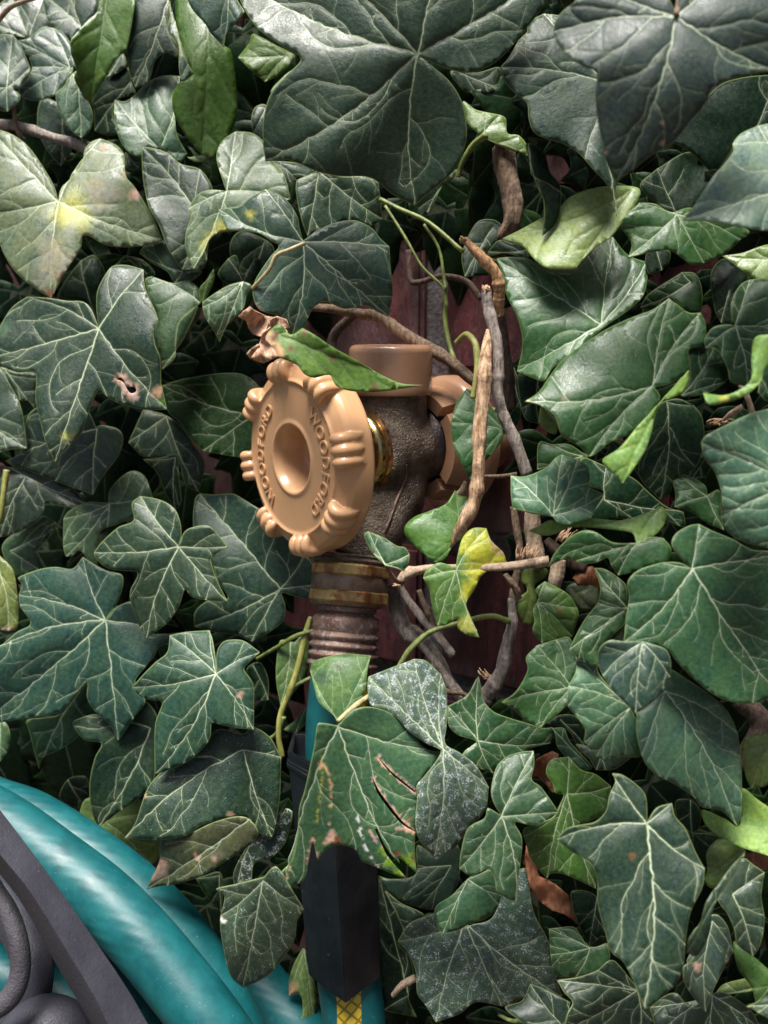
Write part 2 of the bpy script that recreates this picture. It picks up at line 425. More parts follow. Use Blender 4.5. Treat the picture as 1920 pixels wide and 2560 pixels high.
    seg('washer', [(.012,.0292),(.0146,.0292),(.0148,.0300),(.0148,.0312),(.012,.0312)], M['copper'])
    # bronze body: barrel, riser, sloping spout, merged into one casting
    bm = bmesh.new()
    BC = HC + AX * .0415
    x, y, z = basis(AX)
    lathe(bm, [(0,.0305),(.0150,.0305),(.0158,.0315),(.0156,.036),(.0146,.044),(.0135,.052),(.0,.054)], frame(HC, x, y, z), 48)
    lathe(bm, [(0,.0232),(.0126,.0232),(.0128,.012),(.0127,0),(.0128,-.014),(.0124,-.020),(.0105,-.0255),(.006,-.029),(0,-.030)], frame(BC, Vector((1,0,0)), Vector((0,1,0)), ZX), 48)
    SP = HC + AX * .0240 + ZX * -.0368     # outlet centre
    tube(bm, [BC + ZX*.004, BC + ZX*-.012, BC*.60 + SP*.40 + ZX*-.007, SP*.8+BC*.2+ZX*-.002, SP + ZX*-.0005], [.0120,.0132,.0143,.0138,.0124], 40, 8)
    b = from_bm('body', bm, M['bronze'], tap); remesh(b, .0009, 8, .6)
    # casting parting line
    bm = bmesh.new()
    L = []
    for (qx, qy) in ((985,1330),(985,1400),(955,1480),(925,1550),(895,1640),(870,1700),(862,1735)):
        L.append((qx, qy))
    dirc = []
    from mathutils.bvhtree import BVHTree
    bv = BVHTree.FromPolygons([v.co for v in b.data.vertices], [p.vertices[:] for p in b.data.polygons])
    for (qx, qy) in L:
        d = (T('E', qx, qy, .3) - CAMPOS).normalized(); hit = bv.ray_cast(CAMPOS, d)
        if hit[0]: dirc.append(hit[0])
    if len(dirc) > 2:
        tube(bm, dirc, [.0002] + [.0005] * (len(dirc) - 2) + [.0003], 8, 6, .25, 3)
        from_bm('casting_seam', bm, M['nut_dark'], b)
    # shoulder towards the wall
    seg('shoulder', [(0,.047),(.0085,.0475),(.0118,.050),(.0135,.0545),(.0138,.059),(.0125,.064),(.0095,.068),(.0095,.074),(0,.074)], M['dark_bronze'])
    # vacuum breaker cap
    seg('cap', [(.0128,.0195),(.0144,.0195),(.01475,.0202),(.0146,.0216),(.0146,.0338),(.0144,.0350),(.0137,.0359),(.0125,.0363),(0,.0364)], M['tan2'], o=BC, zax=ZX, autos=60)
    # wall flange: dished plate, slotted collar
    f = seg('wall_flange', [(.010,.0600),(.0150,.0600),(.0168,.0607),(.0176,.0620),(.0200,.0630),(.0232,.0642),(.0246,.0658),(.0250,.0680),(.0250,.0715),(.0130,.0725),(.0125,.0900),(.010,.0900)], M['tan2'], autos=50)
    bm = bmesh.new()
    x, y, z = basis(AX)
    for k in range(4):
        a0, a1 = R(90*k + 50), R(90*k + 130)
        P = []
        for zz in (.0550, .0625):
            ring = []
            arc = [a0 + (a1 - a0) * q / 8 for q in range(9)]
            for rr, aa in [(.0146, a) for a in arc] + [(.0192, a) for a in arc[::-1]]:
                ring.append(HC + AX*zz + (x*math.cos(aa) + y*math.sin(aa)) * (rr + (.0022 if zz > .06 and rr > .016 else 0)))
            P.append(ring)
        poly_loft(bm, P)
    bmesh.ops.bevel(bm, geom=[e for e in bm.edges if e.calc_face_angle(0) > .6], offset=.0006, segments=2, affect='EDGES')
    from_bm('flange_collar', bm, M['tan2'], tap, True, 35)
    return SP
SP = build_tap()
# ------------------------------------------------------------------ garden hose with its coupling
def hose_mesh(name, P, r, mat, parent, n=40, k=24, twist=0.0):
    L = catmull(P, k); m = len(L); vs = []; fs = []; uv = []; x = None; s = 0
    for i, p in enumerate(L):
        t = (L[min(i+1, m-1)] - L[max(i-1, 0)]).normalized()
        if x is None:
            x = (Vector((-.30, -.95, 0))); 
        x = (x - t * x.dot(t)).normalized(); y = t.cross(x)
        if i: s += (p - L[i-1]).length
        tw = twist * (1 - i / (m - 1))
        for j in range(n + 1):
            a = 2 * math.pi * (j / n - .5) + tw; vs.append(p + (x * math.cos(a) + y * math.sin(a)) * r); uv.append((j / n, s))
    for i in range(m - 1):
        for j in range(n):
            a = i * (n + 1) + j; fs.append((a, a + 1, a + n + 2, a + n + 1))
    me = bpy.data.meshes.new(name); me.from_pydata(vs, [], fs)
    ul = me.uv_layers.new(name='UVMap'); li = np.zeros(len(me.loops), np.int32); me.loops.foreach_get('vertex_index', li)
    ul.data.foreach_set('uv', np.array(uv, np.float32)[li].ravel())
    return link(name, me, mat, parent)
hose = empty('garden_hose', SP + ZX * -.03, 'teal garden hose screwed to the tap with a tarnished brass coupling', 'hose')
def build_hose():
    dn = (at(845, 1790, .296) - SP).normalized()
    x, y, z = basis(dn)
    def L(name, prof, mat, n=64, autos=30, par=hose):
        bm = bmesh.new(); lathe(bm, prof, frame(SP, x, y, z), n)
        return from_bm(name, bm, mat, par, True, autos)
    L('washer_stack', [(.006,.0000),(.0130,.0000),(.0136,.0006),(.0130,.0012),(.0134,.0017),(.0138,.0022),(.0132,.0028),(.006,.0028)], M['bronze'])
    bm = bmesh.new(); Fm = frame(SP, x, y, z)
    cn = L('coupling_nut', [(.006,.0026),(.0128,.0026),(.0133,.0034),(.0133,.0074),(.0135,.0080),(.0135,.0122),(.0133,.0128),(.0133,.0168),(.0129,.0176),(.0110,.0182),(.006,.0182)], M['nut_dark'])
    for z0, z1 in ((.0034,.0074),(.0124,.0166)):
        bm = bmesh.new(); sec = []
        for zz, k in ((z0, .965), (z0 + .0006, 1), (z1 - .0006, 1), (z1, .965)):
            ring = []
            for i in range(8):
                for da in (-.045, .045):
                    a = 2 * math.pi * i / 8 + da + .33
                    ring.append(Fm @ Vector((.0146 * k * math.cos(a), .0146 * k * math.sin(a), zz)))
            sec.append(ring)
        poly_loft(bm, sec); from_bm('octagonal_band', bm, M['nut'], cn, True, 18)
    L('tail_ring', [(.004,.0170),(.0104,.0170),(.0104,.0196),(.0092,.0202),(.0096,.0208),(.0108,.0214),(.0104,.0228),(.004,.0228)], M['crimp'])
    prof = [(.004,.0212),(.0108,.0212),(.0116,.0222),(.0118,.0255)]
    zz = .0265
    for i in range(4):
        prof += [(.01105,zz),(.0112,zz+.0006),(.0121+.0001*i,zz+.0014),(.0122+.0001*i,zz+.0021),(.0114,zz+.0029)]; zz += .0032
    prof += [(.0114,zz+.001),(.0112,zz+.0022),(.0106,zz+.0026)]
    L('crimp_sleeve', prof, M['crimp'], autos=80)
    P = [SP + dn * .030, SP + dn * .040, at(842, 1800, .2985), at(840, 1900, .299), at(850, 2150, .2965), at(866, 2400, .2925), at(884, 2540, .290), at(892, 2700, .287)]
    hose_mesh('hose_tube', P, .0107, M['hose_stripe'], hose, twist=R(-85))
build_hose()
# black plastic sleeve round the hose
def build_sleeve():
    C0 = at(829, 1872, .2935); C1 = at(863, 2432, .2865)
    ax = (C1 - C0); bm = bmesh.new()
    V = lambda C, q: [C + Vector(p) * q for p in ((.0010,-.0165,0),(.0070,-.0100,0),(.0142,-.0028,0),(.0142,.0120,0),(-.0142,.0120,0),(-.0146,-.0018,0),(-.0068,-.0095,0))]
    def shift(ring, dz): return [p + Vector((0, 0, dz)) for p in ring]
    q0, q1 = 1.03, .83
    def atc(t, g=0.0):
        C = C0 + ax * t; q = q0 + (q1 - q0) * t; r = V(C, q)
        c = sum(r, Vector()) / len(r); return [p + (p - c).normalized() * g for p in r]
    secs = [atc(0, -.0016)] + [atc(0, 0), atc(.045, .0), atc(.05, .0008), atc(.075, .0008), atc(.08, 0), atc(.3), atc(.6), atc(1, 0), atc(1, -.0016), atc(.6, -.0016), atc(.3, -.0016)]
    rs = [[bm.verts.new(p) for p in s] for s in secs]; n = len(rs[0])
    for a, b in zip(rs, rs[1:] + rs[:1]):
        for i in range(n):
            j = (i + 1) % n; bm.faces.new((a[i], a[j], b[j], b[i]))
    bmesh.ops.recalc_face_normals(bm, faces=bm.faces[:])
    bmesh.ops.bevel(bm, geom=[e for e in bm.edges if e.calc_face_angle(0) > .35], offset=.0004, segments=2, affect='EDGES')
    o = from_bm('hose_guard', bm, M['sleeve'], None, True, 30)
    tag(o, 'black plastic sleeve with a folded front edge around the hanging hose', 'hose guard')
build_sleeve()
# coiled hose and the reel it lies on
def build_coil():
    c = empty('coiled_hose', T('J', 600, 900, .29), 'thick coils of shiny teal hose at the bottom left', 'hose')
    r = .0102
    def st(pts, rr=r):
        P = [T('J', x - 8, y + 26, d) for x, y, d in pts]
        hose_mesh('hose_turn', P, rr, M['hose'], c)
    st([(-420,160,.335),(-60,330,.318),(200,430,.31),(560,660,.302),(800,850,.298),(1020,1070,.294),(1200,1310,.290),(1330,1560,.286),(1500,1900,.282)])
    st([(-500,210,.315),(-200,330,.303),(60,470,.296),(330,670,.288),(600,880,.281),(830,1110,.275),(1040,1360,.270),(1240,1620,.265),(1500,2000,.26)])
    st([(-300,700,.325),(100,850,.32),(400,1100,.315),(650,1330,.31),(830,1560,.305),(1000,1900,.30)])
    st([(1350,1150,.330),(1500,1350,.325),(1640,1520,.32),(1800,1700,.315),(2000,1950,.31)])
    st([(-400,1260,.30),(-100,1330,.30),(150,1400,.30),(400,1520,.298),(650,1750,.295),(850,2000,.29)])
    st([(1080,1300,.35),(1300,1500,.345),(1500,1750,.34),(1650,2000,.335)])
build_coil()
def build_reel():
    rl = empty('hose_reel', T('J', 200, 1500, .26), 'grey plastic hose reel frame in the bottom left corner', 'hose reel')
    E_ = [(-260,60),(0,390),(300,790),(580,1190),(760,1460),(870,1650),(1100,2080)]
    R_ = [(-330,240),(0,655),(180,880),(380,1200),(560,1500),(650,1680),(860,2080)]
    I_ = [(-380,300),(0,770),(140,960),(290,1230),(430,1470),(540,1659),(760,2080)]
    bm = bmesh.new(); secs = []
    N = 4
    def dens(L_):
        return [(v.x, v.y) for v in catmull([(a, b, 0) for a, b in L_], N)]
    e, rg, ii = dens(E_), dens(R_), dens(I_)
    for a, b, c_ in zip(e, rg, ii):
        t = (a[1] + 300) / 2400
        dd = -.018 * t
        p0 = T('J', *a, .250 + dd); p1 = T('J', *b, .2405 + dd); p2 = T('J', *c_, .247 + dd); p3 = T('J', c_[0] + 10, c_[1] - 5, .260 + dd); p4 = T('J', a[0] - 25, a[1] + 20, .262 + dd)
        m = (p0 * .5 + p1 * .5)
        secs.append([p0, p0*.97+p1*.03 + FW*-.0005, m, p1*.96+p0*.04+FW*.0002, p1 + FW*.0001, p1*.88+p2*.12, p2, p3, p4])
    poly_loft(bm, secs)
    from_bm('rim', bm, M['reel'], rl, True, 28)
    bm = bmesh.new()
    tube(bm, [T('J', *p) for p in ((-160,640,.262),(-40,850,.257),(50,1000,.252),(110,1180,.249),(118,1360,.248),(60,1500,.247),(-60,1580,.246),(-200,1610,.245))], [.0026,.0027,.0028,.0028,.0029,.0031,.0032,.0032], 20, 10)
    from_bm('crank_handle', bm, M['reel2'], rl)
    bm = bmesh.new()
    tube(bm, [T('J', *p) for p in ((-120,700,.30),(40,940,.288),(150,1160,.278),(200,1330,.272),(170,1520,.270),(60,1700,.27))], [.006,.0062,.0062,.0060,.0062,.0064], 28, 8)
    from_bm('spoke', bm, M['reel'], rl)
    bm = bmesh.new()
    bmesh.ops.create_uvsphere(bm, u_segments=40, v_segments=24, radius=1)
    m = Matrix.Translation(T('J', 290, 1830, .262)) @ Matrix.Diagonal((.0165, .012, .0185, 1))
    bm.transform(m); from_bm('hub', bm, M['reel'], rl)
build_reel()
# ------------------------------------------------------------------ the ivy
KIND = dict(
 d=(.016,.034,.021), D=(.015,.034,.018), m=(.020,.050,.034), M=(.024,.042,.036), M2=(.075,.135,.095), m2=(.034,.055,.036), m3=(.042,.095,.056),
 g=(.024,.062,.026), g2=(.022,.070,.018), g3=(.045,.090,.035), g4=(.065,.125,.038), g5=(.034,.082,.036),
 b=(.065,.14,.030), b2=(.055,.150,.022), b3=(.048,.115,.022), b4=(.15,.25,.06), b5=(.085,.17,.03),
 t=(.034,.082,.004), t2=(.07,.12,.02), k=(.007,.019,.010), K=(.009,.028,.008), k2=(.011,.034,.016),  # k, K: green darkened to paint in the shade between the leaves
 u=(.17,.26,.075), u2=(.22,.34,.085), u3=(.13,.20,.055), o=(.062,.092,.046), o2=(.10,.135,.035), o3=(.05,.062,.035), w=(.055,.085,.065), w2=(.045,.075,.056))
PATCH = dict(y=(.44,.45,.04), y2=(.33,.34,.07), p2=(.26,.25,.18), br=(.16,.065,.035), pk=(.52,.33,.26), tan=(.50,.31,.19), wt=(.72,.70,.68), b=(.10,.22,.03), o=(.10,.11,.06), o2=(.07,.09,.035), m=(.05,.10,.06), yb=(.16,.28,.02))
DRY = {'br', 'pk', 'tan', 'wt', 'p2'}
def depth_of(px, layer):
    return .322 - (px - 960) * .00005 - layer * .0071
def smooth_outline(pts, step=7.0):
    """pts: (x, y, sharp); Catmull-Rom between, tangents broken at sharp points"""
    n = len(pts); out = []
    for i in range(n):
        p0, p1, p2, p3 = (np.array(pts[(i + q) % n][:2]) for q in (-1, 0, 1, 2))
        s1, s2 = pts[i][2], pts[(i + 1) % n][2]
        L = np.linalg.norm(p2 - p1); t1 = (p2 - p0) * .5; t2 = (p3 - p1) * .5
        if s1: t1 = (p2 - p1) * .9
        if s2: t2 = (p2 - p1) * .9
        for t in (t1, t2):
            l = np.linalg.norm(t)
            if l > 1.1 * L: t *= 1.1 * L / l
        k = max(2, int(L / step))
        for q in range(k):
            t = q / k; h = (2*t**3-3*t*t+1, t**3-2*t*t+t, -2*t**3+3*t*t, t**3-t*t)
            out.append(h[0]*p1 + h[1]*t1 + h[2]*p2 + h[3]*t2)
    return np.array(out)
def inpoly(P, poly):
    x, y = P[:, 0], P[:, 1]; ins = np.zeros(len(P), bool); X, Y = poly[:, 0], poly[:, 1]; j = len(poly) - 1
    for i in range(len(poly)):
        c = ((Y[i] > y) != (Y[j] > y)) & (x < (X[j] - X[i]) * (y - Y[i]) / (Y[j] - Y[i] + 1e-12) + X[i]); ins ^= c; j = i
    return ins
def segdist(P, A, B):
    AB = B - A; L2 = (AB ** 2).sum(1) + 1e-9
    t = ((P[:, None, :] - A[None]) * AB[None]).sum(2) / L2; t = np.clip(t, 0, 1)
    return np.linalg.norm(P[:, None, :] - (A[None] + t[..., None] * AB[None]), axis=2)
def grow_veins(hub, tips, poly, rng, w0, detail=1.0):
    lines = []      # (pts, widths, level)
    Rm = max(np.linalg.norm(t - hub) for t in tips)
    for t in tips:
        v = t - hub; L = np.linalg.norm(v); 
        if L < 8: continue
        nrm = np.array([-v[1], v[0]]); b = rng.uniform(-.06, .06); n = max(4, int(L / 14)); k = np.linspace(0, 1, n)
        wob = np.array([rng.uniform(-.007, .007) for _ in k]); wob[0] = wob[-1] = 0
        pts = hub + v * k[:, None] * .985 + nrm * (b * np.sin(np.pi * k) + wob)[:, None]
        lines.append((pts, w0 * (L / Rm) ** .5 * (1 - .78 * k), 0))
    def allpts(skip):
        q = [l[0] for i, l in enumerate(lines) if i != skip]; return np.concatenate(q) if q else np.zeros((0, 2)) - 999
    def branch(pi, idx, side, w, maxlen, level):
        P, W, _ = lines[pi]; p = P[idx].copy(); tan = P[min(idx + 1, len(P) - 1)] - P[max(idx - 1, 0)]; ang0 = math.atan2(tan[1], tan[0])
        a = ang0 + side * rng.uniform(.62, .98); pts = [p]; st = 11.0; l = 0; oth = allpts(pi); own = P
        while l < maxlen:
            a += rng.uniform(-.26, .26) - side * .035
            q = pts[-1] + st * np.array([math.cos(a), math.sin(a)])
            if not inpoly(q[None], poly)[0]: break
            l += st
            if l > 25 and len(oth) and np.min(np.linalg.norm(oth - q, axis=1)) < 12: break
            pts.append(q)
        if len(pts) > 2:
            pts = np.array(pts); lines.append((pts, w * np.linspace(1, .4, len(pts)), level)); return len(lines) - 1
    np0 = len(lines)
    for pi in range(np0):
        P = lines[pi][0]; n = len(P); L = np.linalg.norm(P[-1] - P[0])
        if n < 5: continue
        gap = max(36 / detail, Rm * .20); s = gap * rng.uniform(.6, 1.0); side = rng.choice((-1, 1))
        while s < L * .92:
            idx = min(n - 1, int(s / L * n)); t = s / L
            bi = branch(pi, idx, side, lines[pi][1][idx] * .60, Rm * .62 * (1.05 - .6 * t) * rng.uniform(.7, 1.2), 1)
            side = -side; s += gap * rng.uniform(.45, .75)
    np1 = len(lines)
    for pi in range(np0, np1):
        P = lines[pi][0]; n = len(P)
        s = rng.randint(2, 3)
        side = rng.choice((-1, 1))
        while s < n - 1:
            branch(pi, s, side, lines[pi][1][s] * .6, Rm * .20 * rng.uniform(.6, 1.3), 2); side = -side; s += rng.randint(3, 6)
    return lines
def leaf_arrays(out_pts, hub, tips, kind, layer, opts, patches, holes, seed, fine=True):
    rng = random.Random(seed)
    poly = smooth_outline(out_pts, 7.0 if fine else 16.0)
    hub = np.array(hub); C = poly.mean(0)
    inside = inpoly(hub[None], poly)[0] or np.min(np.linalg.norm(poly - hub, axis=1)) < 10
    Rm = max(60, np.max(np.linalg.norm(poly - C, axis=1)))
    w0 = 1.75 * math.sqrt(Rm / 200) * opts.get('vw', 1.0)
    tips = [np.array(t) for t in tips if math.hypot(t[0] - hub[0], t[1] - hub[1]) > 20]
    if not tips: tips = [poly[np.argmax(np.linalg.norm(poly - hub, axis=1))]]
    lines = grow_veins(hub, tips, poly, rng, w0) if fine else [(hub + (t - hub) * np.linspace(0, .97, 5)[:, None], w0 * np.linspace(1, .3, 5), 0) for t in tips]
    verts = [Vector(p) for p in poly]; n0 = len(poly); edges = []
    for pts, ws, lv in lines:
        b = len(verts); verts += [Vector(p) for p in pts]; edges += [(b + i, b + i + 1) for i in range(len(pts) - 1)]
    for h in holes:
        b = len(verts); hp = smooth_outline([(x, y, False) for x, y in h], 4.0); verts += [Vector(p) for p in hp]; edges += [(b + i, b + (i + 1) % len(hp)) for i in range(len(hp))]
    if fine:
        sa = np.concatenate([l[0][:-1] for l in lines]); sb = np.concatenate([l[0][1:] for l in lines])
        cand = []
        for pts, ws, lv in lines:
            for i in range(len(pts) - 1):
                v = pts[i+1] - pts[i]; L = np.linalg.norm(v) + 1e-6; nn = np.array([-v[1], v[0]]) / L
                for t in (.25, .75):
                    p = pts[i] + v * t; q = max(ws[i], .7) + 1.6
                    cand += [p + nn * q, p - nn * q]
        cand = np.array(cand); dmin = segdist(cand, sa, sb).min(1)
        cand = cand[(dmin > 1.6) & inpoly(cand, poly)]
        verts += [Vector(p) for p in cand]
    g = (12.0 if Rm < 200 else 14.0) if fine else 30.0
    if len(patches) > 9: g = 7.0
    mn, mx = poly.min(0), poly.max(0)
    gp = []
    y = mn[1]; row = 0
    while y < mx[1]:
        x = mn[0] + (g / 2 if row % 2 else 0)
        while x < mx[0]: gp.append((x + rng.uniform(-2, 2), y + rng.uniform(-2, 2))); x += g
        y += g * .87; row += 1
    gp = np.array(gp) if gp else np.zeros((0, 2))
    if len(gp):
        gp = gp[inpoly(gp, poly)]
        if len(gp):
            gp = gp[np.min(np.linalg.norm(gp[:, None] - poly[None], axis=2), axis=1) > 4]
            if fine and len(gp): gp = gp[segdist(gp, sa, sb).min(1) > 4.5]
        verts += [Vector(p) for p in gp]
    v2, e2, f2, _, _, _ = delaunay_2d_cdt(verts, edges, [list(range(n0))], 1, 1e-4)
    P = np.array([(v.x, v.y) for v in v2]); Fc = [f for f in f2]
    if holes:
        cen = np.array([P[list(f)].mean(0) for f in Fc]); bad = np.zeros(len(Fc), bool)
        for h in holes: bad |= inpoly(cen, smooth_outline([(x, y, False) for x, y in h], 4.0))
        Fc = [f for f, b in zip(Fc, bad) if not b]
    # fields
    SA = np.concatenate([l[0][:-1] for l in lines]); SB = np.concatenate([l[0][1:] for l in lines])
    SW = np.concatenate([np.maximum(l[1][:-1], .62) for l in lines]); SLV = np.concatenate([np.full(len(l[0]) - 1, l[2]) for l in lines])
    D = segdist(P, SA, SB)
    vein = (1 - D / SW[None]).max(1); Dm = D[:, SLV <= 1].min(1) if (SLV <= 1).any() else D.min(1)
    D0 = D[:, SLV == 0].min(1)
    vlv = np.array([1.0, .72, .34])[SLV[(D / SW[None]).argmin(1)]]
    EB = np.roll(poly, -1, 0); edge = segdist(P, poly, EB).min(1)
    dx, dy = P[:, 0] - hub[0], P[:, 1] - hub[1]; r = np.hypot(dx, dy); Rh = max(80.0, r.max())
    s = .000135
    tx = opts.get('tx', rng.uniform(-.16, .16)); ty = opts.get('ty', .20 + rng.uniform(-.08, .10))
    cv = opts.get('curv', rng.uniform(.6, 1.25))
    th = np.arctan2(dy, dx); ph = rng.uniform(0, 6.28); ph2 = rng.uniform(0, 6.28)
    h = s * (dx * tx + dy * ty) * 1.0
    h += -.16 * cv * s * Rh * (r / Rh) ** 2
    h += .00034 * (Rh / 220) * (1 - np.exp(-D0 / (.10 * Rh))) * 1.6
    h += .00026 * (1 - np.exp(-Dm / 9.0))
    wav = (r / Rh) ** 2 * s * Rh
    h += wav * (.075 * np.sin(3 * th + ph) + .04 * np.sin(7 * th + ph2))
    h += s * Rh * .030 * np.sin(dx / Rh * 5.3 + ph2) * np.sin(dy / Rh * 4.7 + ph)
    em = np.exp(-edge / 9.0)
    h += -.00022 * em * (1 + .8 * np.sin(th * 11 + ph))
    if 'curl' in opts:
        ax_ = C - hub; ax_ = ax_ / (np.linalg.norm(ax_) + 1e-6); qq = (P - C) @ np.array([-ax_[1], ax_[0]]); Q = np.abs(qq).max() + 1
        h += opts['curl'] * (.0028 * (qq / Q) ** 2 * (1.3 if seed % 2 else -1.0) + s * 6 * np.sin((dx + dy) / 70 + ph))
    d = depth_of(hub[0] * .5 + C[0] * .5, layer) - h
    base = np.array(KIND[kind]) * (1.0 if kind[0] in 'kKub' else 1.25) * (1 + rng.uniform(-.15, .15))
    base = base * np.array([1 + rng.uniform(-.12, .12), 1, 1 + rng.uniform(-.10, .10)])
    col = np.tile(base, (len(P), 1)); dry = np.zeros(len(P)); dd = np.full(len(P), opts.get('dust', 0.0))
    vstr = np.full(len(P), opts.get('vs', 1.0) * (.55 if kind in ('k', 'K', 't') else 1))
    for (x, y, rr, kd, *e_) in patches:
        q = segdist(P, np.array([[x, y]]), np.array([e_]))[:, 0] * (1 + .35 * np.sin(P[:, 1] / 4.0 + x)) if e_ else np.hypot(P[:, 0] - x, P[:, 1] - y)
        wob = 1 + .22 * np.sin(3 * np.arctan2(P[:, 1] - y, P[:, 0] - x) + x) + .12 * np.sin(7 * np.arctan2(P[:, 1] - y, P[:, 0] - x) + y)
        soft = .75 if kd in ('y', 'y2', 'p2', 'b', 'o', 'o2', 'm', 'yb') else .3
        a = np.clip((1 + soft * .5 - q / (rr * wob)) / soft, 0, 1)
        col = col * (1 - a[:, None]) + np.array(PATCH[kd]) * a[:, None]
        if kd in DRY: dry = np.maximum(dry, a); vstr *= (1 - .85 * a)
    xyz = np.empty((len(P), 3))
    xyz[:] = np.array(CAMPOS) + np.array(FW) * d[:, None] + np.array(RT) * ((P[:, 0] - 960) / FPX * d)[:, None] + np.array(UP) * ((1280 - P[:, 1]) / FPX * d)[:, None]
    rot = rng.uniform(0, 6.28); off = rng.uniform(0, 50)
    uv = np.stack([(dx * math.cos(rot) - dy * math.sin(rot)) / 100 + off, (dx * math.sin(rot) + dy * math.cos(rot)) / 100 + off * .7], 1)
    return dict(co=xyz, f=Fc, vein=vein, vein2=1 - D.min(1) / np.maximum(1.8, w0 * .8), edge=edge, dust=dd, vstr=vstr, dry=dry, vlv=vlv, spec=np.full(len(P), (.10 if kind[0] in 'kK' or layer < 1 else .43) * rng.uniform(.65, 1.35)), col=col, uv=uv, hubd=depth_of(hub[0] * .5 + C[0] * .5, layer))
def mesh_from(A, name):
    me = bpy.data.meshes.new(name)
    me.from_pydata([tuple(c) for c in A['co']], [], [tuple(reversed(f)) for f in A['f']])
    for k in ('vein', 'vein2', 'edge', 'dust', 'vstr', 'dry', 'vlv', 'spec'):
        a = me.attributes.new(k, 'FLOAT', 'POINT'); a.data.foreach_set('value', np.ascontiguousarray(A[k], dtype=np.float32))
    a = me.attributes.new('lcol', 'FLOAT_COLOR', 'POINT')
    a.data.foreach_set('color', np.concatenate([A['col'], np.ones((len(A['col']), 1))], 1).astype(np.float32).ravel())
    ul = me.uv_layers.new(name='UVMap'); li = np.zeros(len(me.loops), np.int32); me.loops.foreach_get('vertex_index', li)
    ul.data.foreach_set('uv', A['uv'].astype(np.float32)[li].ravel())
    return me
def concat(L):
    o = {}; b = 0; F = []
    for A in L:
        F += [tuple(i + b for i in f) for f in A['f']]; b += len(A['co'])
    o['f'] = F
    for k in ('co', 'vein', 'vein2', 'edge', 'dust', 'vstr', 'dry', 'vlv', 'spec', 'col', 'uv'): o[k] = np.concatenate([A[k] for A in L])
    return o
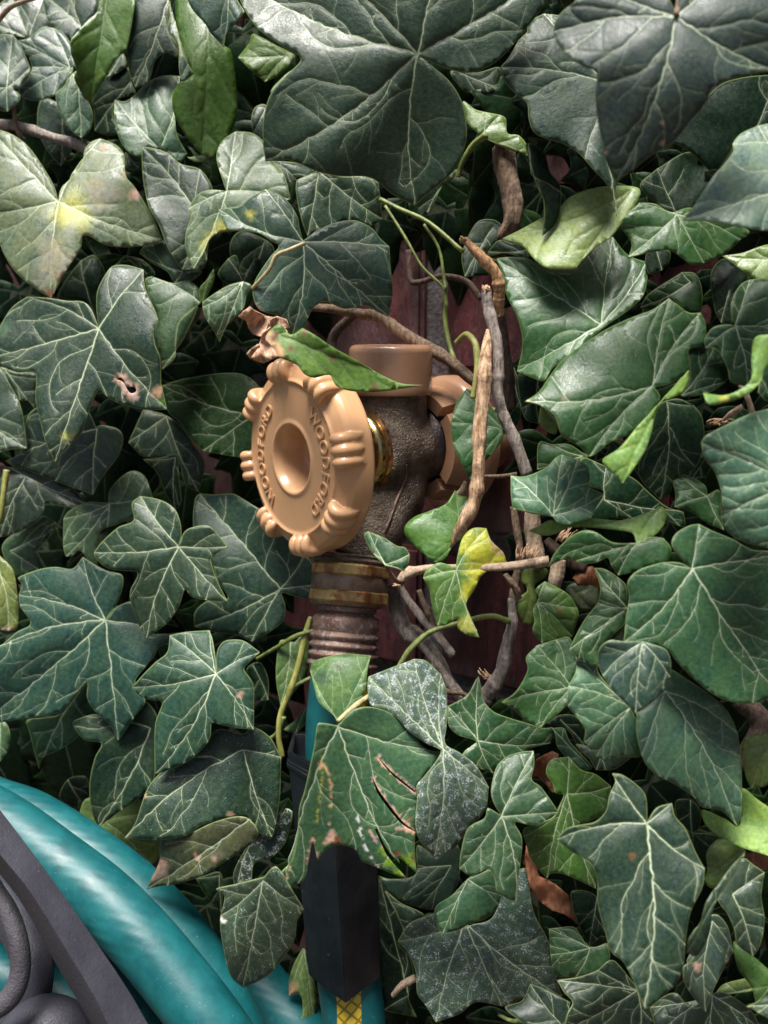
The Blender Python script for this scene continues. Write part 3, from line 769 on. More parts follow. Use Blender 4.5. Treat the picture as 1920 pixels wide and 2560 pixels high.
LEAVES = """# tile layer kind hub opts | outline | extras ; label
A 2 d 165,228 | -120,120* 0,205 75,210 165,228^ 330,200 345,60 260,-20* 60,-30* |
A 2 d 480,165 | 585,0 575,70 520,130 450,215^ 400,230 330,190 275,100 250,-30* 400,-80* 560,-60 |
A 4 m 415,405 | 105,240* 170,225 250,160 310,165* 370,190 420,260 455,400 430,420 330,560 260,585 190,597 120,570* 105,535 160,470 190,400* 170,340 130,300 |
A 5 g 450,420 | 430,395 405,430 385,500 328,550* 340,640 400,750 480,820* 530,780 550,720 545,650 500,560 440,470 |
A 6 m 40,520 | 0,205 75,205* 120,260 180,400* 165,450 115,520 75,525 118,560 115,600 45,660* 0,655 -60,600* -120,500* -60,350 -60,260 |
A 5 t 640,-40 curl=1 vs=.2 | 585,0 575,70 520,120 450,200 420,240 425,320 455,410 440,460 470,530 530,635* 560,560 620,460 700,330 745,300 770,200 800,0 780,-80* 600,-80 | ;deep green leaf seen from behind with smooth wavy edge
A 4 d 1000,-20 | 800,0 1000,0 1000,80 995,180 1050,260 1055,340 985,310 920,360 880,480 800,520* 760,400 755,250 |
A 6 m 1020,10 | 1000,0 1020,60 1050,180 1090,330 1150,435* 1080,480 1060,400 1055,260 995,180 1005,80 | ;narrow grey curled leaf edge
A 4 t 1250,-50 curl=1 vs=.15 | 1040,0 1100,-60 1150,40 1280,200 1330,270 1370,300 1400,500 1400,700 1330,860 1280,935 1200,920* 1120,830 1040,700 1020,580 1060,490 1140,440 1090,340 1050,180 | ;broad olive green leaf hanging in the shade
A 8 m 1350,-60 | 1110,-10 1150,70 1215,140 1250,200 1325,275* 1340,200 1400,130 1450,70* 1410,0 1380,-120* 1120,-100* |
A 2 k 770,490 | 690,410 760,400 780,490 800,560 690,590 670,690 700,790 620,800 560,775* 555,650 545,600 600,480 |
A 2 d 720,320 | 720,310 750,380 700,430 640,455* 660,380 |
A 4 g 950,885 ty=.1 | 680,590* 740,600 800,560 870,490 960,450 1065,450* 1060,500 1020,570 1035,680 1050,800 1110,910* 1060,965 1000,910 950,885^ 880,870 840,930 760,900 720,850 690,770 675,680 |
A 5 d 1180,1300 | 840,868* 920,880 1000,910 1070,970 1180,1000 1240,1070 1260,1130 1230,1500 1200,1590 1080,1600* 1000,1480 940,1330 880,1220 850,1080 840,960 |
A 6 o 1345,1130 | 1285,900 1320,830 1395,778* 1500,790 1580,860 1620,960 1670,1010 1700,1080 1720,1180* 1600,1230 1480,1330 1380,1360 1290,1380 1240,1420 1200,1510 1145,1595* 1100,1480 1100,1380 1130,1290 1115,1240* 1160,1160 1240,1125 1340,1132^ 1310,1040 1285,960 | p:1250,1440,60,y2 p:1330,1370,60,y2 ;pale olive leaf with a yellowing edge
A 4 u 1150,930 | 1115,870^ 1140,880 1175,915 1280,930* 1220,955 1150,955 1110,930^ 1150,925 |
A 2 t 1700,330 | 1410,340* 1480,250 1500,200 1640,270 1700,300 1750,340 1660,440 1570,485* 1500,430 |
A 7 o 345,1195 dust=.12 | -60,765* 0,770 80,800 170,870 250,980 320,1100 345,1190^ 365,1110 440,1040 490,960 500,890 540,840 595,820* 690,860 735,920 745,1040 800,1110 880,1240 930,1340 965,1420* 880,1450 740,1465 620,1450 530,1400 490,1400 480,1470 400,1590 345,1690 300,1772* 180,1690 80,1600 20,1500 0,1450 -40,1400 -120,1280* -60,1100 -80,900 | p:430,1250,110,y2 p:600,1150,90,p2 p:330,1560,120,p2 p:375,1640,30,br p:300,1745,30,br p:800,1150,32,pk p:608,880,12,tan p:770,1035,28,tan;large pale mottled leaf with pinkish worn patches and a brown tip
A 2 d 370,700 | 260,580 230,620 220,700 230,800 300,920 360,985* 420,900 450,800 400,740 350,620 |
A 4 m 830,1000 | 740,900 800,960 835,960 820,1000* 780,1005 745,990 |
A 4 g 1080,1610 | 825,1500* 860,1450 980,1420 1040,1450 1100,1600 1170,1600 1200,1610 1140,1660 1080,1670 1030,1680* 990,1610 900,1560 |
A 6 g 500,1400 | 500,1400 560,1430 630,1460* 650,1490 570,1518* 520,1460 |
B 11 D 1055,320 curv=.6 ty=-.12 | -30,-120* 0,0 60,110 130,190 260,280 360,350 270,450 180,560 140,700 135,830 150,955* 260,945 350,970 470,1020 600,1045 740,1045 820,1080 900,1150 1035,1220* 1110,1150 1200,1080 1290,980 1340,830 1340,720 1310,590 1240,480 1150,400 1070,335^ 1200,395 1350,430 1480,390 1580,310 1670,200 1760,90 1830,-20 1900,-200* 1500,-260 1180,-300* 900,-200 600,-150* | ;largest leaf at the top with long pale veins
B 4 d 150,650 | 150,620 85,640 65,720 80,790* 135,830 200,700 |
B 5 b 300,450 | 300,420 210,500 180,540* 195,560 260,480 400,400 |
B 5 d 465,1015 vs=1.3 ty=.1 | 335,1070* 350,1060 465,1010^ 600,1045 740,1045 820,1070* 835,1200 845,1300* 770,1340 700,1310 600,1320 500,1370 400,1400* 370,1320 345,1220 330,1120 |
B 4 d 200,960 | 190,960 340,965 440,1010 340,1070* 280,1080 230,1020 |
B 9 m 375,1435 vs=1.3 curv=1.2 ty=.12 | -130,1240* -60,1230 0,1220 60,1170 150,1120* 230,1150 290,1200 340,1280 355,1360 375,1425^ 450,1370 560,1320 680,1305 780,1350 830,1410 885,1460* 895,1600 905,1700 900,1780 880,1880* 820,1850 740,1810 620,1830 510,1790 440,1820 400,1890 380,1950 305,2000* 260,1910 240,1870 180,1860 110,1830 80,1770 75,1710 100,1640 180,1520 230,1460 190,1430 110,1380 0,1365 -80,1350 | p:60,1270,25,y2 p:120,1840,22,pk p:90,1800,14,pk;blue green leaf with bright veins hanging over the tap handle
B 4 t2 1420,810 | 1320,600 1400,650 1540,680* 1575,700 1585,790 1650,800 1700,860 1710,930* 1600,870 1470,830 1400,780 1340,720 |
B 2 k 1300,430 | 1250,420 1400,430 1540,400 1530,520* 1450,555 1350,550 1290,500 |
B 3 k 1200,1100 | 1290,1000 1260,1060 1200,1100 1140,1230 1110,1260* 1050,1290 1000,1200 1100,1100 |
B 3 k 1500,1350 | 1400,1320 1500,1300 1560,1350 1540,1420 1450,1500 1560,1560 1590,1620 1500,1630 1330,1640* 1315,1500 |
B 2 k 150,1420 | 0,1370 110,1400 190,1450 200,1520 100,1650 30,1720* -40,1600 -60,1450 |
C 13 M 1115,100 curv=.8 tx=.1 ty=.05 | 385,190* 400,120 450,60 520,0 560,-120* 800,-150 1050,-30 1115,60 1140,-60 1250,-200 1500,-260* 1720,-100 1800,200 1850,480* 1700,420 1500,450 1330,520 1300,600 1200,720 1100,840 1000,900 880,990 760,1080* 700,960 680,850 650,720 635,560 640,430 560,390 450,310 400,240 | p:695,910,12,tan p:1035,850,12,tan p:1035,725,10,tan;grey green leaf closest to the lens with three long lobes
C 7 d 680,480 vs=.9 | 75,395* 130,330 180,240 230,190 240,130 330,80* 450,100 600,200 750,400 800,700 760,1100 765,1280* 740,1150 680,1060 620,1000 540,910 440,850 340,820 270,780 240,700 230,610 160,550 100,480 |
C 5 k 1600,740 | 1350,520 1500,460 1700,440* 1750,700 1659,740 1480,820 1440,900 1340,1040* 1200,900 1100,850 1050,870 |
C 9 M2 1830,1090 tx=-.1 vw=1.5 | 1155,1300* 1220,1220 1330,1050 1400,970 1455,890 1450,850 1500,790 1600,745* 1800,700* 1900,1000 1850,1350* 1659,1365 1500,1345 1350,1310 1250,1305 | p:1165,1298,16,y2;pale blue green leaf pointing left at the right edge
C 6 u 850,1130 vs=.25 curl=1 | 90,1410* 210,1350 420,1230 480,1170 600,1120 760,1100 900,1120 870,1220 800,1310 730,1400 640,1460 560,1540 520,1595* 400,1595 330,1580 260,1520 200,1450 90,1420 | ;pale yellow green leaf showing its smooth underside
C 5 k 230,1480 | 0,1490* 60,1425 150,1430 220,1470 240,1530 100,1500 0,1520 |
C 7 k 240,850 | 230,850 260,1000 290,1100 330,1200 325,1395* 400,1330 430,1220 430,1100 370,1020 330,900 |
C 6 g2 1120,1270 vs=.6 | 830,1525* 850,1440 790,1350 800,1290 900,1200* 1000,1210 1080,1260 1200,1230 1400,1300 1550,1370 1500,1420* 1400,1510 1280,1560* 1210,1570 1110,1500 1060,1480 940,1500 |
C 3 k 1120,1270 | 900,1100 1000,1000* 1200,900 1340,1050 1250,1200 1120,1270 1000,1200 |
C 5 t2 1750,1540 | 1390,1515* 1500,1500 1700,1450 1800,1600 1700,1680 1560,1640 1450,1560 |
D 8 d 585,525 vs=1.1 curv=.8 | 0,510 70,400 160,335* 250,340 300,345 400,360 490,365 540,410 585,520^ 570,400 580,290 640,180 680,150 760,150 850,175* 860,280 920,420 935,480 910,540 920,620 950,700 955,850 960,870 990,1005* 850,1005 720,975 640,935 585,890 530,1010 490,1130 440,1190 380,1240 325,1320* 270,1200 240,1080 210,950 215,800 190,780 100,780 20,750 -20,690* -40,600 | h:690,826,712,815,735,835,750,868,800,872,806,898,775,908,755,888,735,850,715,833 p:712,828,30,pk p:750,870,38,pk p:785,908,38,pk p:935,905,36,tan p:955,955,22,b p:410,1180,50,o2 p:385,1160,20,y2 p:905,500,12,wt p:20,520,40,m;dark leaf with a slit eaten through one lobe
D 5 d 575,1120 | 30,1310* 110,1270 160,1200 150,1100 180,1020 260,980 500,1000 570,1110^ 600,1095 700,1120 730,1180 700,1280 640,1360 590,1430 550,1510* 440,1470 300,1420 170,1370 80,1340 |
D 6 d -150,1000 | -100,780 0,755 60,860 110,950 140,1060 160,1235* 80,1240 0,1258* -150,1240 |
D 5 d 30,770 | 0,755 100,785 210,790 215,900 205,1005* 160,950 110,960 60,860 |
D 4 k 515,295 vs=.8 | 330,340 400,220 480,120* 560,90 620,180 600,250 570,300 560,400 590,500* 530,400 480,360 400,350 330,330 |
D 3 k 870,200 | 640,190 740,90* 850,120 920,200 870,240 850,180 700,150 |
D 5 g 1180,370 | 860,230 900,215* 960,240 1030,255 1110,240 1170,280 1195,370^ 1130,420 1060,490 1040,600 1035,700 960,770* 950,700 920,610 915,530 935,470 900,380 870,290 |
D 4 t 1180,410 | 1190,400 1170,470 1080,600 1050,640* 1035,560 1060,480 1130,420 |
D 6 g 1440,245 | 1200,400* 1200,370 1280,310 1360,265 1440,245^ 1490,270 1460,330 1440,410 1350,500 1300,605* 1260,530 1215,460 |
D 5 t 1250,200 | 1265,170* 1270,230 1230,330 1200,375 1180,290 1220,240 |
D 4 k 1440,245 | 1290,200 1350,110* 1400,90 1440,200 1520,100* 1560,150 1500,250 1440,245 1350,260 |
D 3 K 1500,1040 | 960,860* 1100,820 1300,790 1450,800 1550,900 1560,1100 1540,1290 1430,1290 1200,1250* 1130,1180 1060,1080 990,1010 |
D 2 d 985,1045 | 850,1000* 985,1040 1080,1110 1150,1220 1210,1310 1200,1420 1175,1495* 1100,1450 1050,1300 950,1290 840,1280 760,1200* |
D 3 k 1040,1290 | 845,1300* 950,1290 1050,1270 1060,1400 1075,1550 1040,1605* 980,1500 930,1380 880,1330 |
G 5 d 150,-20 | 30,-80* 100,-70 180,-60 300,-20 400,30 450,60 520,150* 430,160 350,155 270,125 260,180 230,230 150,290 70,325 0,340* -60,250 -40,100 0,0 |
G 4 g 60,420 | 385,290* 330,250 250,210 190,260 90,310 10,400 70,550 100,575 230,530* 215,450 205,400 250,370 275,320 320,280 |
G 4 g3 650,140 | 375,230* 400,190 450,160 520,130 640,135^ 650,60 720,-20 790,-55 860,-20 905,100* 850,180 790,220 700,260 600,300 570,400 580,520* 540,500 490,430 460,420 430,450 390,455* 375,400 |
G 7 d 1060,395 curv=1.2 | 555,430* 600,370 700,280 790,240 780,140 830,95* 900,105 980,130 1040,180 1070,260 1075,350 1060,390^ 1090,310 1140,280 1230,270 1290,320 1350,395* 1260,450 1250,480 1290,600 1350,720* 1200,710 1130,690 1095,650 1060,750 990,850 920,900 865,940* 830,880 780,740 770,660 810,580 810,545 740,540 640,525 570,470 | ;star shaped dark leaf left of the hose coupling
G 3 d 1660,645 ty=.1 | 1155,110 1180,80* 1260,85 1380,80 1420,100 1500,150 1650,250 1810,430* 1850,500 1870,620* 1830,700 1750,690 1670,670 1690,740 1680,830 1600,900 1490,960* 1400,920 1260,900 1150,870* 1155,780 1240,710 1350,700 1290,600 1260,500 1150,300 |
G 6 m 625,830 curv=.8 | 105,580 230,530 330,515 430,525 490,455* 560,500 640,540 720,560 730,620 700,720 655,800 625,830^ 680,760 780,720 830,780 870,900 1000,910 1100,900* 1050,950 940,990 920,1040 870,1100 800,1200 860,1310 800,1400 700,1550* 650,1450 560,1370 515,1290 515,1200 430,1290 370,1370 250,1395 100,1420 0,1435 -60,1400* -60,1200 -40,1000* 0,985 100,900 180,850 120,750 110,680* 130,620 | ;broad five lobed grey green leaf at the left edge
G 9 m 1280,1150 dust=.15 vs=1.1 | 780,1230* 850,1150 920,1080 990,1020 1005,920* 1100,900 1240,890* 1260,950 1280,1080 1280,1145^ 1285,1020 1320,960 1380,945 1450,955 1540,1020* 1450,1110 1450,1130 1500,1210 1505,1330 1505,1480* 1400,1470 1300,1450 1255,1440 1240,1540 1150,1640 1050,1700 920,1745* 915,1600 920,1440 960,1320 900,1305 840,1290 | p:1425,1275,18,pk ;lobed leaf with crisp white veins below the star shaped leaf
G 3 k 1500,1100 | 1460,1120 1540,1080 1590,1180 1590,1305* 1510,1300 1500,1210 |
G 5 d 890,1470 | 430,1440 500,1400* 570,1390 700,1430 820,1350 850,1300 930,1400 920,1600 910,1800 830,1880 700,1970 580,2060* 540,1950 530,1800 560,1650 600,1560 500,1540 |
G 4 g 500,1210 | 510,1200 515,1350 480,1500 350,1600 260,1640 230,1715* 200,1600 170,1480 160,1420 370,1380 |
G 7 o2 -20,500 | -60,400 0,450 75,530 100,650 110,800 100,880 50,895* 0,890 -80,900 | p:40,905,30,pk p:90,880,20,pk p:0,920,40,pk;olive leaf with a dried pink tip
G 5 g3 0,1440 | -60,1450 20,1430 60,1500 50,1600 0,1670* -60,1650 |
J 8 d 1440,35 dust=.5 vs=1.1 | 735,560* 800,470 840,350 870,270 920,200 1000,130 1130,70 1230,-30 1300,-90 1440,-60 1500,-100 1600,-40 1667,80* 1664,170 1660,300 1640,450 1612,555* 1540,530 1500,470 1440,430 1350,440 1200,480 1100,545 950,570 830,565 | p:860,300,12,tan p:1370,432,18,tan;dark leaf splashed with white spots above the coiled hose
J 10 o3 1480,440 ty=-.1 | 870,860* 900,790 945,690 955,570 1100,540 1250,470 1400,430 1480,450 1530,530 1480,600 1330,700 1200,780 1050,830 960,840 | p:925,760,52,pk p:955,710,32,pk p:1170,675,16,pk p:1265,690,14,pk p:1230,725,14,pk p:1295,650,14,pk;brownish olive leaf with a torn pink corner
J 3 u3 560,420 | 520,320 475,390 480,440 560,480 700,600 900,720* 940,680 950,570 830,330 700,340 | ;plain light green leaf behind the coiled hose
J 2 k 400,210 | 400,210 500,190 530,250 530,400* 430,370 350,320 |
J 7 d 1500,560 dust=.9 curl=1 | 1530,520 1600,560 1690,380* 1730,400 1720,500 1680,600 1600,680 1540,690 1500,720 1480,850 1400,870* 1380,780 1420,680 | p:1430,840,22,y2 ;crinkled shiny leaf dusted with white
J 12 m2 1560,810 dust=.65 ty=-.1 | 1560,790^ 1640,730 1750,900 1802,980* 1762,1050 1742,1170 1622,1340 1540,1400 1440,1445* 1370,1380 1330,1250 1305,1100 1305,1020* 1330,900 1280,860 1400,830 | p:1315,1045,14,wt ;broad dusty leaf lying over the coiled hose
J 3 k 1300,780 | 1160,800* 1300,760 1320,880 1310,1000* 1220,900 |
H 10 g 860,500 vs=1.2 | 735,320 760,305* 850,340 930,390 980,400 1005,440* 1000,490 970,540* 920,520 860,505^ 800,450 750,370 | ;small dark leaf in front of the brass coupling
H 4 b2 1300,330 vs=.4 | 1275,60* 1300,90 1360,110 1370,200 1330,330 1260,390 1210,480 1150,488* 1080,430 990,350 975,280 1030,220 1130,180 1220,140 | ;shiny bright green leaf below the tap body
H 7 b 1280,535 vs=.9 vw=.8 | 1280,520^ 1290,440 1320,340 1380,285 1460,285* 1490,360 1560,430 1580,490* 1500,520 1430,570 1390,650 1340,730 1360,800 1420,935* 1350,920 1290,880 1285,825 1220,860 1170,865* 1140,760 1120,650 1085,580* 1100,540 1170,490 1230,500 | p:1430,400,135,y p:1500,480,100,y p:1400,560,60,y p:1350,660,50,y p:1345,860,60,y2 p:1515,390,22,pk p:1545,425,20,pk p:1490,350,16,pk p:1360,760,12,tan;half yellow half green leaf with a brown edge
H 8 g4 590,1440 vs=.5 | 775,1040* 640,1030 520,1045 430,1080 415,1130* 440,1230 470,1320 560,1400 590,1450 650,1380 720,1290 745,1240 755,1130 | p:575,1110,14,o p:480,1170,40,m ;plain mid green leaf across the teal hose
H 11 g5 580,1460 dust=.25 vs=1.1 ty=.02 curv=.5 | 580,1455^ 660,1370 740,1345 830,1355 920,1400 1000,1480 1100,1590 1200,1610* 1150,1680 1060,1790 1045,1900 1040,2060 1035,2200 1048,2334^ 960,2250 935,2240 985,2365* 920,2340 820,2300 720,2260^ 690,2200 640,2170 560,2165 500,2200 460,2256^ 430,2150 405,2270 380,2370 290,2420 240,2500* 215,2400 240,2330 310,2250 340,2100 350,1950 380,1850 410,1720 440,1570 455,1460 470,1440 | h:800,2070,815,2070,850,2150,900,2225,960,2290,1000,2370,975,2345,930,2295,870,2225,825,2130 h:820,1645,900,1730,1040,1845,1040,1855,900,1745 h:785,1765,830,1850,960,2020,1040,2085,950,2030,820,1865 s:9,pk,820,1648,900,1735,1040,1852 s:9,pk,788,1768,850,1880,940,2000,1036,2088 s:4,wt,697,1985,712,2090,740,2170,820,2300 s:6,pk,768,2080,830,2170,905,2285 s:4,pk,805,2070,870,2215,990,2362 s:5,tan,505,1690,538,1790,540,1900,528,2060 s:5,y2,498,1680,470,1900,452,2060 s:9,pk,438,2125,415,2200,402,2270 s:5,tan,250,2490,262,2400,300,2290 s:9,pk,935,2058,1040,2100 p:475,1690,20,tan p:490,1640,12,y2 p:545,2115,34,pk p:575,2135,22,br p:500,2150,16,pk p:450,2225,20,pk p:850,2200,26,yb p:885,2265,30,yb p:940,2330,30,yb p:1000,2260,44,yb p:930,2215,18,br p:1030,2240,14,br p:970,2355,14,br p:1005,2010,12,br ;large split leaf with torn brown edges over the black sleeve
H 9 w 1205,1595 dust=.9 | 760,1165* 800,1150 900,1110 980,1080 1030,1060* 1100,1070 1190,1150* 1225,1260 1225,1450 1215,1560 1300,1614 1400,1694 1475,1820* 1450,1964 1330,2094 1270,2184 1150,2239* 1070,2144 1040,2044 1050,1864 1045,1810 1100,1744 1180,1640 1190,1600 1100,1560 1000,1490 920,1400 830,1350 770,1330 755,1230 | ;leaf covered with white powder in two lobes
H 6 g 1410,1545 dust=.3 | 1415,1165* 1400,1180 1350,1270 1290,1310 1230,1340* 1235,1450 1290,1510 1400,1550 1340,1600 1310,1640* 1400,1700 1500,1740* 1560,1660 1659,1650 1700,1600 1840,1560* 1860,1470 1800,1470 1700,1440 1600,1410 1500,1370 1440,1300 1430,1230 |
H 3 g4 300,950 | 240,950 320,960 400,900 400,1150 330,1250 240,1340* 215,1200 215,1080 |
H 2 g 390,1350 | 260,1480 320,1430 390,1350 390,1440 330,1500* |
K 4 d 1250,720 vs=.6 dust=.1 | 815,780* 900,800 1040,770 1050,600 1160,660 1290,600 1300,790 1250,900 1150,980 1060,970* 950,930 870,870 |
K 7 g 1350,800 vs=.8 dust=.2 | 1360,790 1420,770 1480,740* 1510,800 1550,900* 1520,980 1450,1040 1370,1060 1300,1100 1200,1125* 1170,1080 1150,1000 1170,950 1250,900 1300,850 |
K 5 w2 1330,1060 dust=.8 ty=.1 | 935,1170* 1000,1070 1080,1030 1160,1015 1200,1120 1360,1075 1480,1040 1530,960 1550,880 1600,780 1700,740 1720,900 1750,1020 1810,1130 1860,1260 1880,1400 1910,1500* 1700,1500 1600,1550 1550,1555* 1400,1530 1300,1600 1160,1650* 1100,1550 1050,1480 1040,1350 1000,1250 | ;large dusty leaf at the bottom with white specks
K 3 k 1000,1490 vs=1.2 | 820,780* 880,870 950,960 970,1110 940,1180 1010,1270 1030,1380 1000,1500 1050,1620* 850,1580* 840,1480 825,1300 820,1000 |
K 3 d 860,870 | 860,870 950,940 1090,1010 1010,1060 975,1110* 920,1000 |
K 3 u3 380,1220 curl=1 | 380,1210 400,1300 440,1400 455,1500 440,1659* 340,1680 370,1600 360,1490 290,1490* 290,1400 320,1300 | p:300,1450,40,tan ;curled yellow green leaf beside the black sleeve
L 9 g 80,430 dust=.45 vs=.8 | 270,40* 200,45 120,70 60,120 30,200 20,300 50,380 75,420 0,380 -20,440 -120,500 -160,640 -170,740* -100,780 0,740 40,800 50,870 100,910 170,935* 180,800 200,650 200,550 160,465 250,480 330,460 420,405* 370,330 310,250 260,210 275,120 | ;dusty green leaf with four long lobes
L 6 b3 470,295 dust=.3 | 345,140 380,90 480,75* 550,150 640,180 730,250* 720,330 680,410 600,460 540,480 600,650 640,760 640,860* 540,810 440,770 370,770 350,800* 260,690 230,600 215,500 380,440 420,380 450,300^ 400,290 380,230 350,190 | ;bright green leaf with net like veins
L 10 d 940,470 dust=.3 curv=.8 vw=1.3 | 735,175* 790,180 880,240 935,310 945,460^ 1000,380 1090,350* 1110,430 1170,500 1230,640 1285,740* 1270,850 1200,1000 1170,1180 1160,1300 1120,1420 1050,1480 970,1550 930,1570* 890,1480 860,1400 800,1290 730,1230 690,1100 650,950 645,800 600,700 500,640 405,565* 470,500 560,480 640,460 700,390 720,300 755,220 | p:855,660,14,br ;long dark leaf with a pale yellow midrib
L 6 d 885,1460 dust=.25 | 410,1400* 540,1380 650,1340* 740,1280 850,1400 890,1450 960,1560 1000,1700 900,1760* 700,1800 450,1700* 470,1600 500,1530 450,1470 |
L 5 d 1330,1490 | 960,1560* 1050,1490 1120,1480 1180,1550 1260,1560 1320,1490 1400,1470 1560,1580 1620,1700* 1300,1800* 1000,1720* |
L 4 g 605,1210 dust=.3 | 360,1095* 480,1080 520,1090 600,1200 710,1180* 720,1280 640,1360 520,1380* 400,1370 370,1250* |
L 3 k 650,900 dust=.3 | 500,870 640,900 690,1100 600,1200* 540,1080 500,970 |
L 5 d 470,1700 dust=.2 | 250,1420* 330,1450 430,1500 490,1530* 450,1659 300,1750 200,1650 100,1560 200,1520 |
L 5 u2 1750,500 vs=.15 curl=1 | 1500,270 1600,330 1750,450 1800,600 1659,660* 1500,610 1380,550 1290,480 1270,390 1400,440 1490,480 | ;bright lime leaf underside at the right edge
L 4 u3 1700,-30 vs=.2 | 1520,-30 1700,-60 1750,100 1659,240 1560,265* 1530,200 1510,80 |
L 4 u3 1500,640 vs=.2 dust=.2 | 1380,560 1530,640 1450,760 1380,850 1310,850 1280,800* 1300,740 1295,640 |
L 10 d 1330,950 vs=.3 curl=1 | 1525,640* 1450,770 1370,900 1330,1000 1310,1130 1240,1255 1180,1240* 1190,1160 1260,1060 1290,950 1350,850 1440,730 | ;narrow dark leaf folded edge on
L 7 d 1450,890 dust=.1 | 1500,680 1580,720 1640,760* 1620,900 1640,1050 1610,1200 1570,1260* 1480,1190 1460,1100 1420,1010 1360,920 1380,850 |
L 6 m2 1330,1050 dust=.15 | 1350,1010 1420,1080 1455,1230* 1400,1330 1340,1450 1290,1590* 1200,1480 1160,1400 1155,1320* 1220,1260 1200,1150 1260,1060 | p:1240,1320,26,pk ;grey leaf with a small pink scar
L 5 b3 1700,1400 vs=.3 | 1455,1170 1540,1230 1700,1380 1720,1500 1590,1560* 1560,1440 1480,1330 |
L 8 d 1750,1540 | 1530,1555* 1590,1530 1700,1440 1800,1600 1700,1640 1600,1590 |
L 3 k 1200,330 | 1110,340 1200,330 1260,400 1250,500 1210,530* 1130,460 |
L 4 u3 1600,1440 | 1340,1485* 1400,1420 1560,1390 1600,1450 1450,1480 |
I 8 g5 1210,525 vs=1.1 curv=.6 ty=.1 vw=1.2 | 830,600 900,530 1020,490* 1140,490 1205,525^ 1140,460 1090,390 1110,320 1190,270 1250,260* 1330,300 1450,350 1560,410 1659,420 1850,430* 1900,800 1850,1150 1700,1260* 1620,1310 1500,1325 1350,1280 1220,1180 1120,1080 1050,1000 900,980 805,965* 820,800 835,700 | ;large mid green leaf at the right with a strong white midrib
F 9 m3 1850,1450 vs=1.1 ty=.05 | 1265,1200* 1290,1160 1400,1100 1550,1030 1659,1000* 1850,1000 1900,1400 1850,1700 1659,1825* 1520,1790 1420,1730 1380,1640* 1385,1560 1380,1480 1340,1370 1280,1290 | ;smooth blue green leaf at the right edge above the large one
I 10 m 915,960 | 800,955 900,955 1000,980 1060,1010 1085,1080 1080,1170* 1040,1240 960,1330 875,1385* 830,1340 740,1250 680,1160* 650,1080 660,1000 720,950 | ;rounded leaf lying under the tip of the large right leaf
I 8 m3 845,1345 ty=.05 | 520,1040* 640,1100 660,1150 760,1270 840,1350 870,1400 900,1500 930,1560 900,1640 800,1640 700,1659 640,1640* 570,1555* 575,1470 520,1400 470,1330 475,1220* 520,1130 |
I 7 m3 1050,1250 curv=.7 | 1080,1120 1180,1180 1300,1260 1420,1370 1480,1500* 1500,1659 1505,1850 1500,1980 1480,2055* 1380,1960 1270,1940 1220,1880 1100,1800 1000,1750 940,1690 910,1630* 880,1500 880,1380* 960,1320 1040,1235^ 1075,1170 |
L 5 d 700,0 | 520,0 600,90 640,155* 750,150 850,80 880,60 700,40 |
I 8 g 830,760 | 630,520* 700,530 800,600 825,640 820,770 810,850 760,900 700,950 660,1000 650,1110 540,1060 480,1005* 520,920 570,830 600,790 650,730* 665,640 |
I 7 g2 500,1230 vs=.7 | 80,1320* 150,1270 200,1200 235,1120 225,1050 290,980* 400,945 480,930 510,1010 530,1120 480,1230 470,1320 400,1400 310,1465* 250,1440 190,1400 140,1350 | p:100,1318,16,b ;green leaf whose left tip points at the bricks
I 5 g 600,1700 | 380,1470* 450,1470 480,1540 530,1600 620,1700 560,1720 500,1680 410,1580 400,1520 |
I 4 k 430,1420 | 350,1440 430,1390 520,1400 575,1480 570,1560 620,1640* 560,1640 490,1500 430,1460 |
I 3 u3 250,540 vs=.1 | 170,540 250,525 350,525 350,570 280,620 290,700 270,860 210,850* 150,760 150,710 230,660 220,620 180,600 | ;flat dull green leaf against the bricks
I 5 b3 290,720 vs=.6 | 335,600* 420,640 490,690 530,760* 540,800 500,930* 400,960 320,970* 265,900 275,830 265,760 300,700 280,650 | p:425,770,12,br ;small fresh green leaf beside the bricks
I 3 o3 490,640 vs=.1 | 490,615 560,610 655,650 655,740 610,765* 540,760 460,660 |
I 9 g2 880,375 ty=.1 | 355,520* 390,440 470,350 560,300 640,310 740,370 880,380^ 960,340 1040,345* 1085,400 1080,450 1060,490 950,510 870,545 770,565* 730,510 710,460 640,490 560,495 470,470 400,490 |
I 7 b4 980,200 vs=.2 curl=1 | 240,305* 310,270 370,240 520,260 620,230 780,240 900,210 1030,155* 1060,190 1040,270 980,330 880,375* 850,310 700,290 600,280 500,270 400,320 330,330 | ;lime green leaf edge with a long left point
F 9 m3 385,1635 ty=.15 vs=1.2 | 135,1395* 220,1400 340,1350 400,1290 440,1270* 530,1300* 590,1340 605,1420 600,1460 690,1505* 650,1570 600,1650 520,1680 420,1680 385,1640^ 250,1610 145,1590* 135,1500 | ;small pale veined leaf right of the bleached twig
F 5 k2 690,1540 vs=1.0 | 550,1290 700,1340* 860,1410 960,1500 1060,1580 1160,1610* 1160,1700 1000,1640 870,1660* 780,1650 700,1670 600,1650 690,1500 600,1450 |
F 6 g2 1300,1520 vs=.8 | 1095,1415 1140,1395* 1220,1410 1290,1460 1300,1510^ 1370,1480 1380,1560 1385,1640 1400,1720* 1300,1680 1200,1610 1105,1580* 1110,1500 |
F 6 g2 672,500 vs=.8 curv=.8 | 50,110* 120,100 240,110 350,170 500,175 560,90 640,10 740,-20* 800,60 850,100 940,130* 945,220 920,330 850,400 770,460 690,515 600,590 500,680 380,760 340,830 300,830 170,780* 200,650 200,560 170,450 110,330 90,220 | ;broad green leaf above the folded one right of the sticks
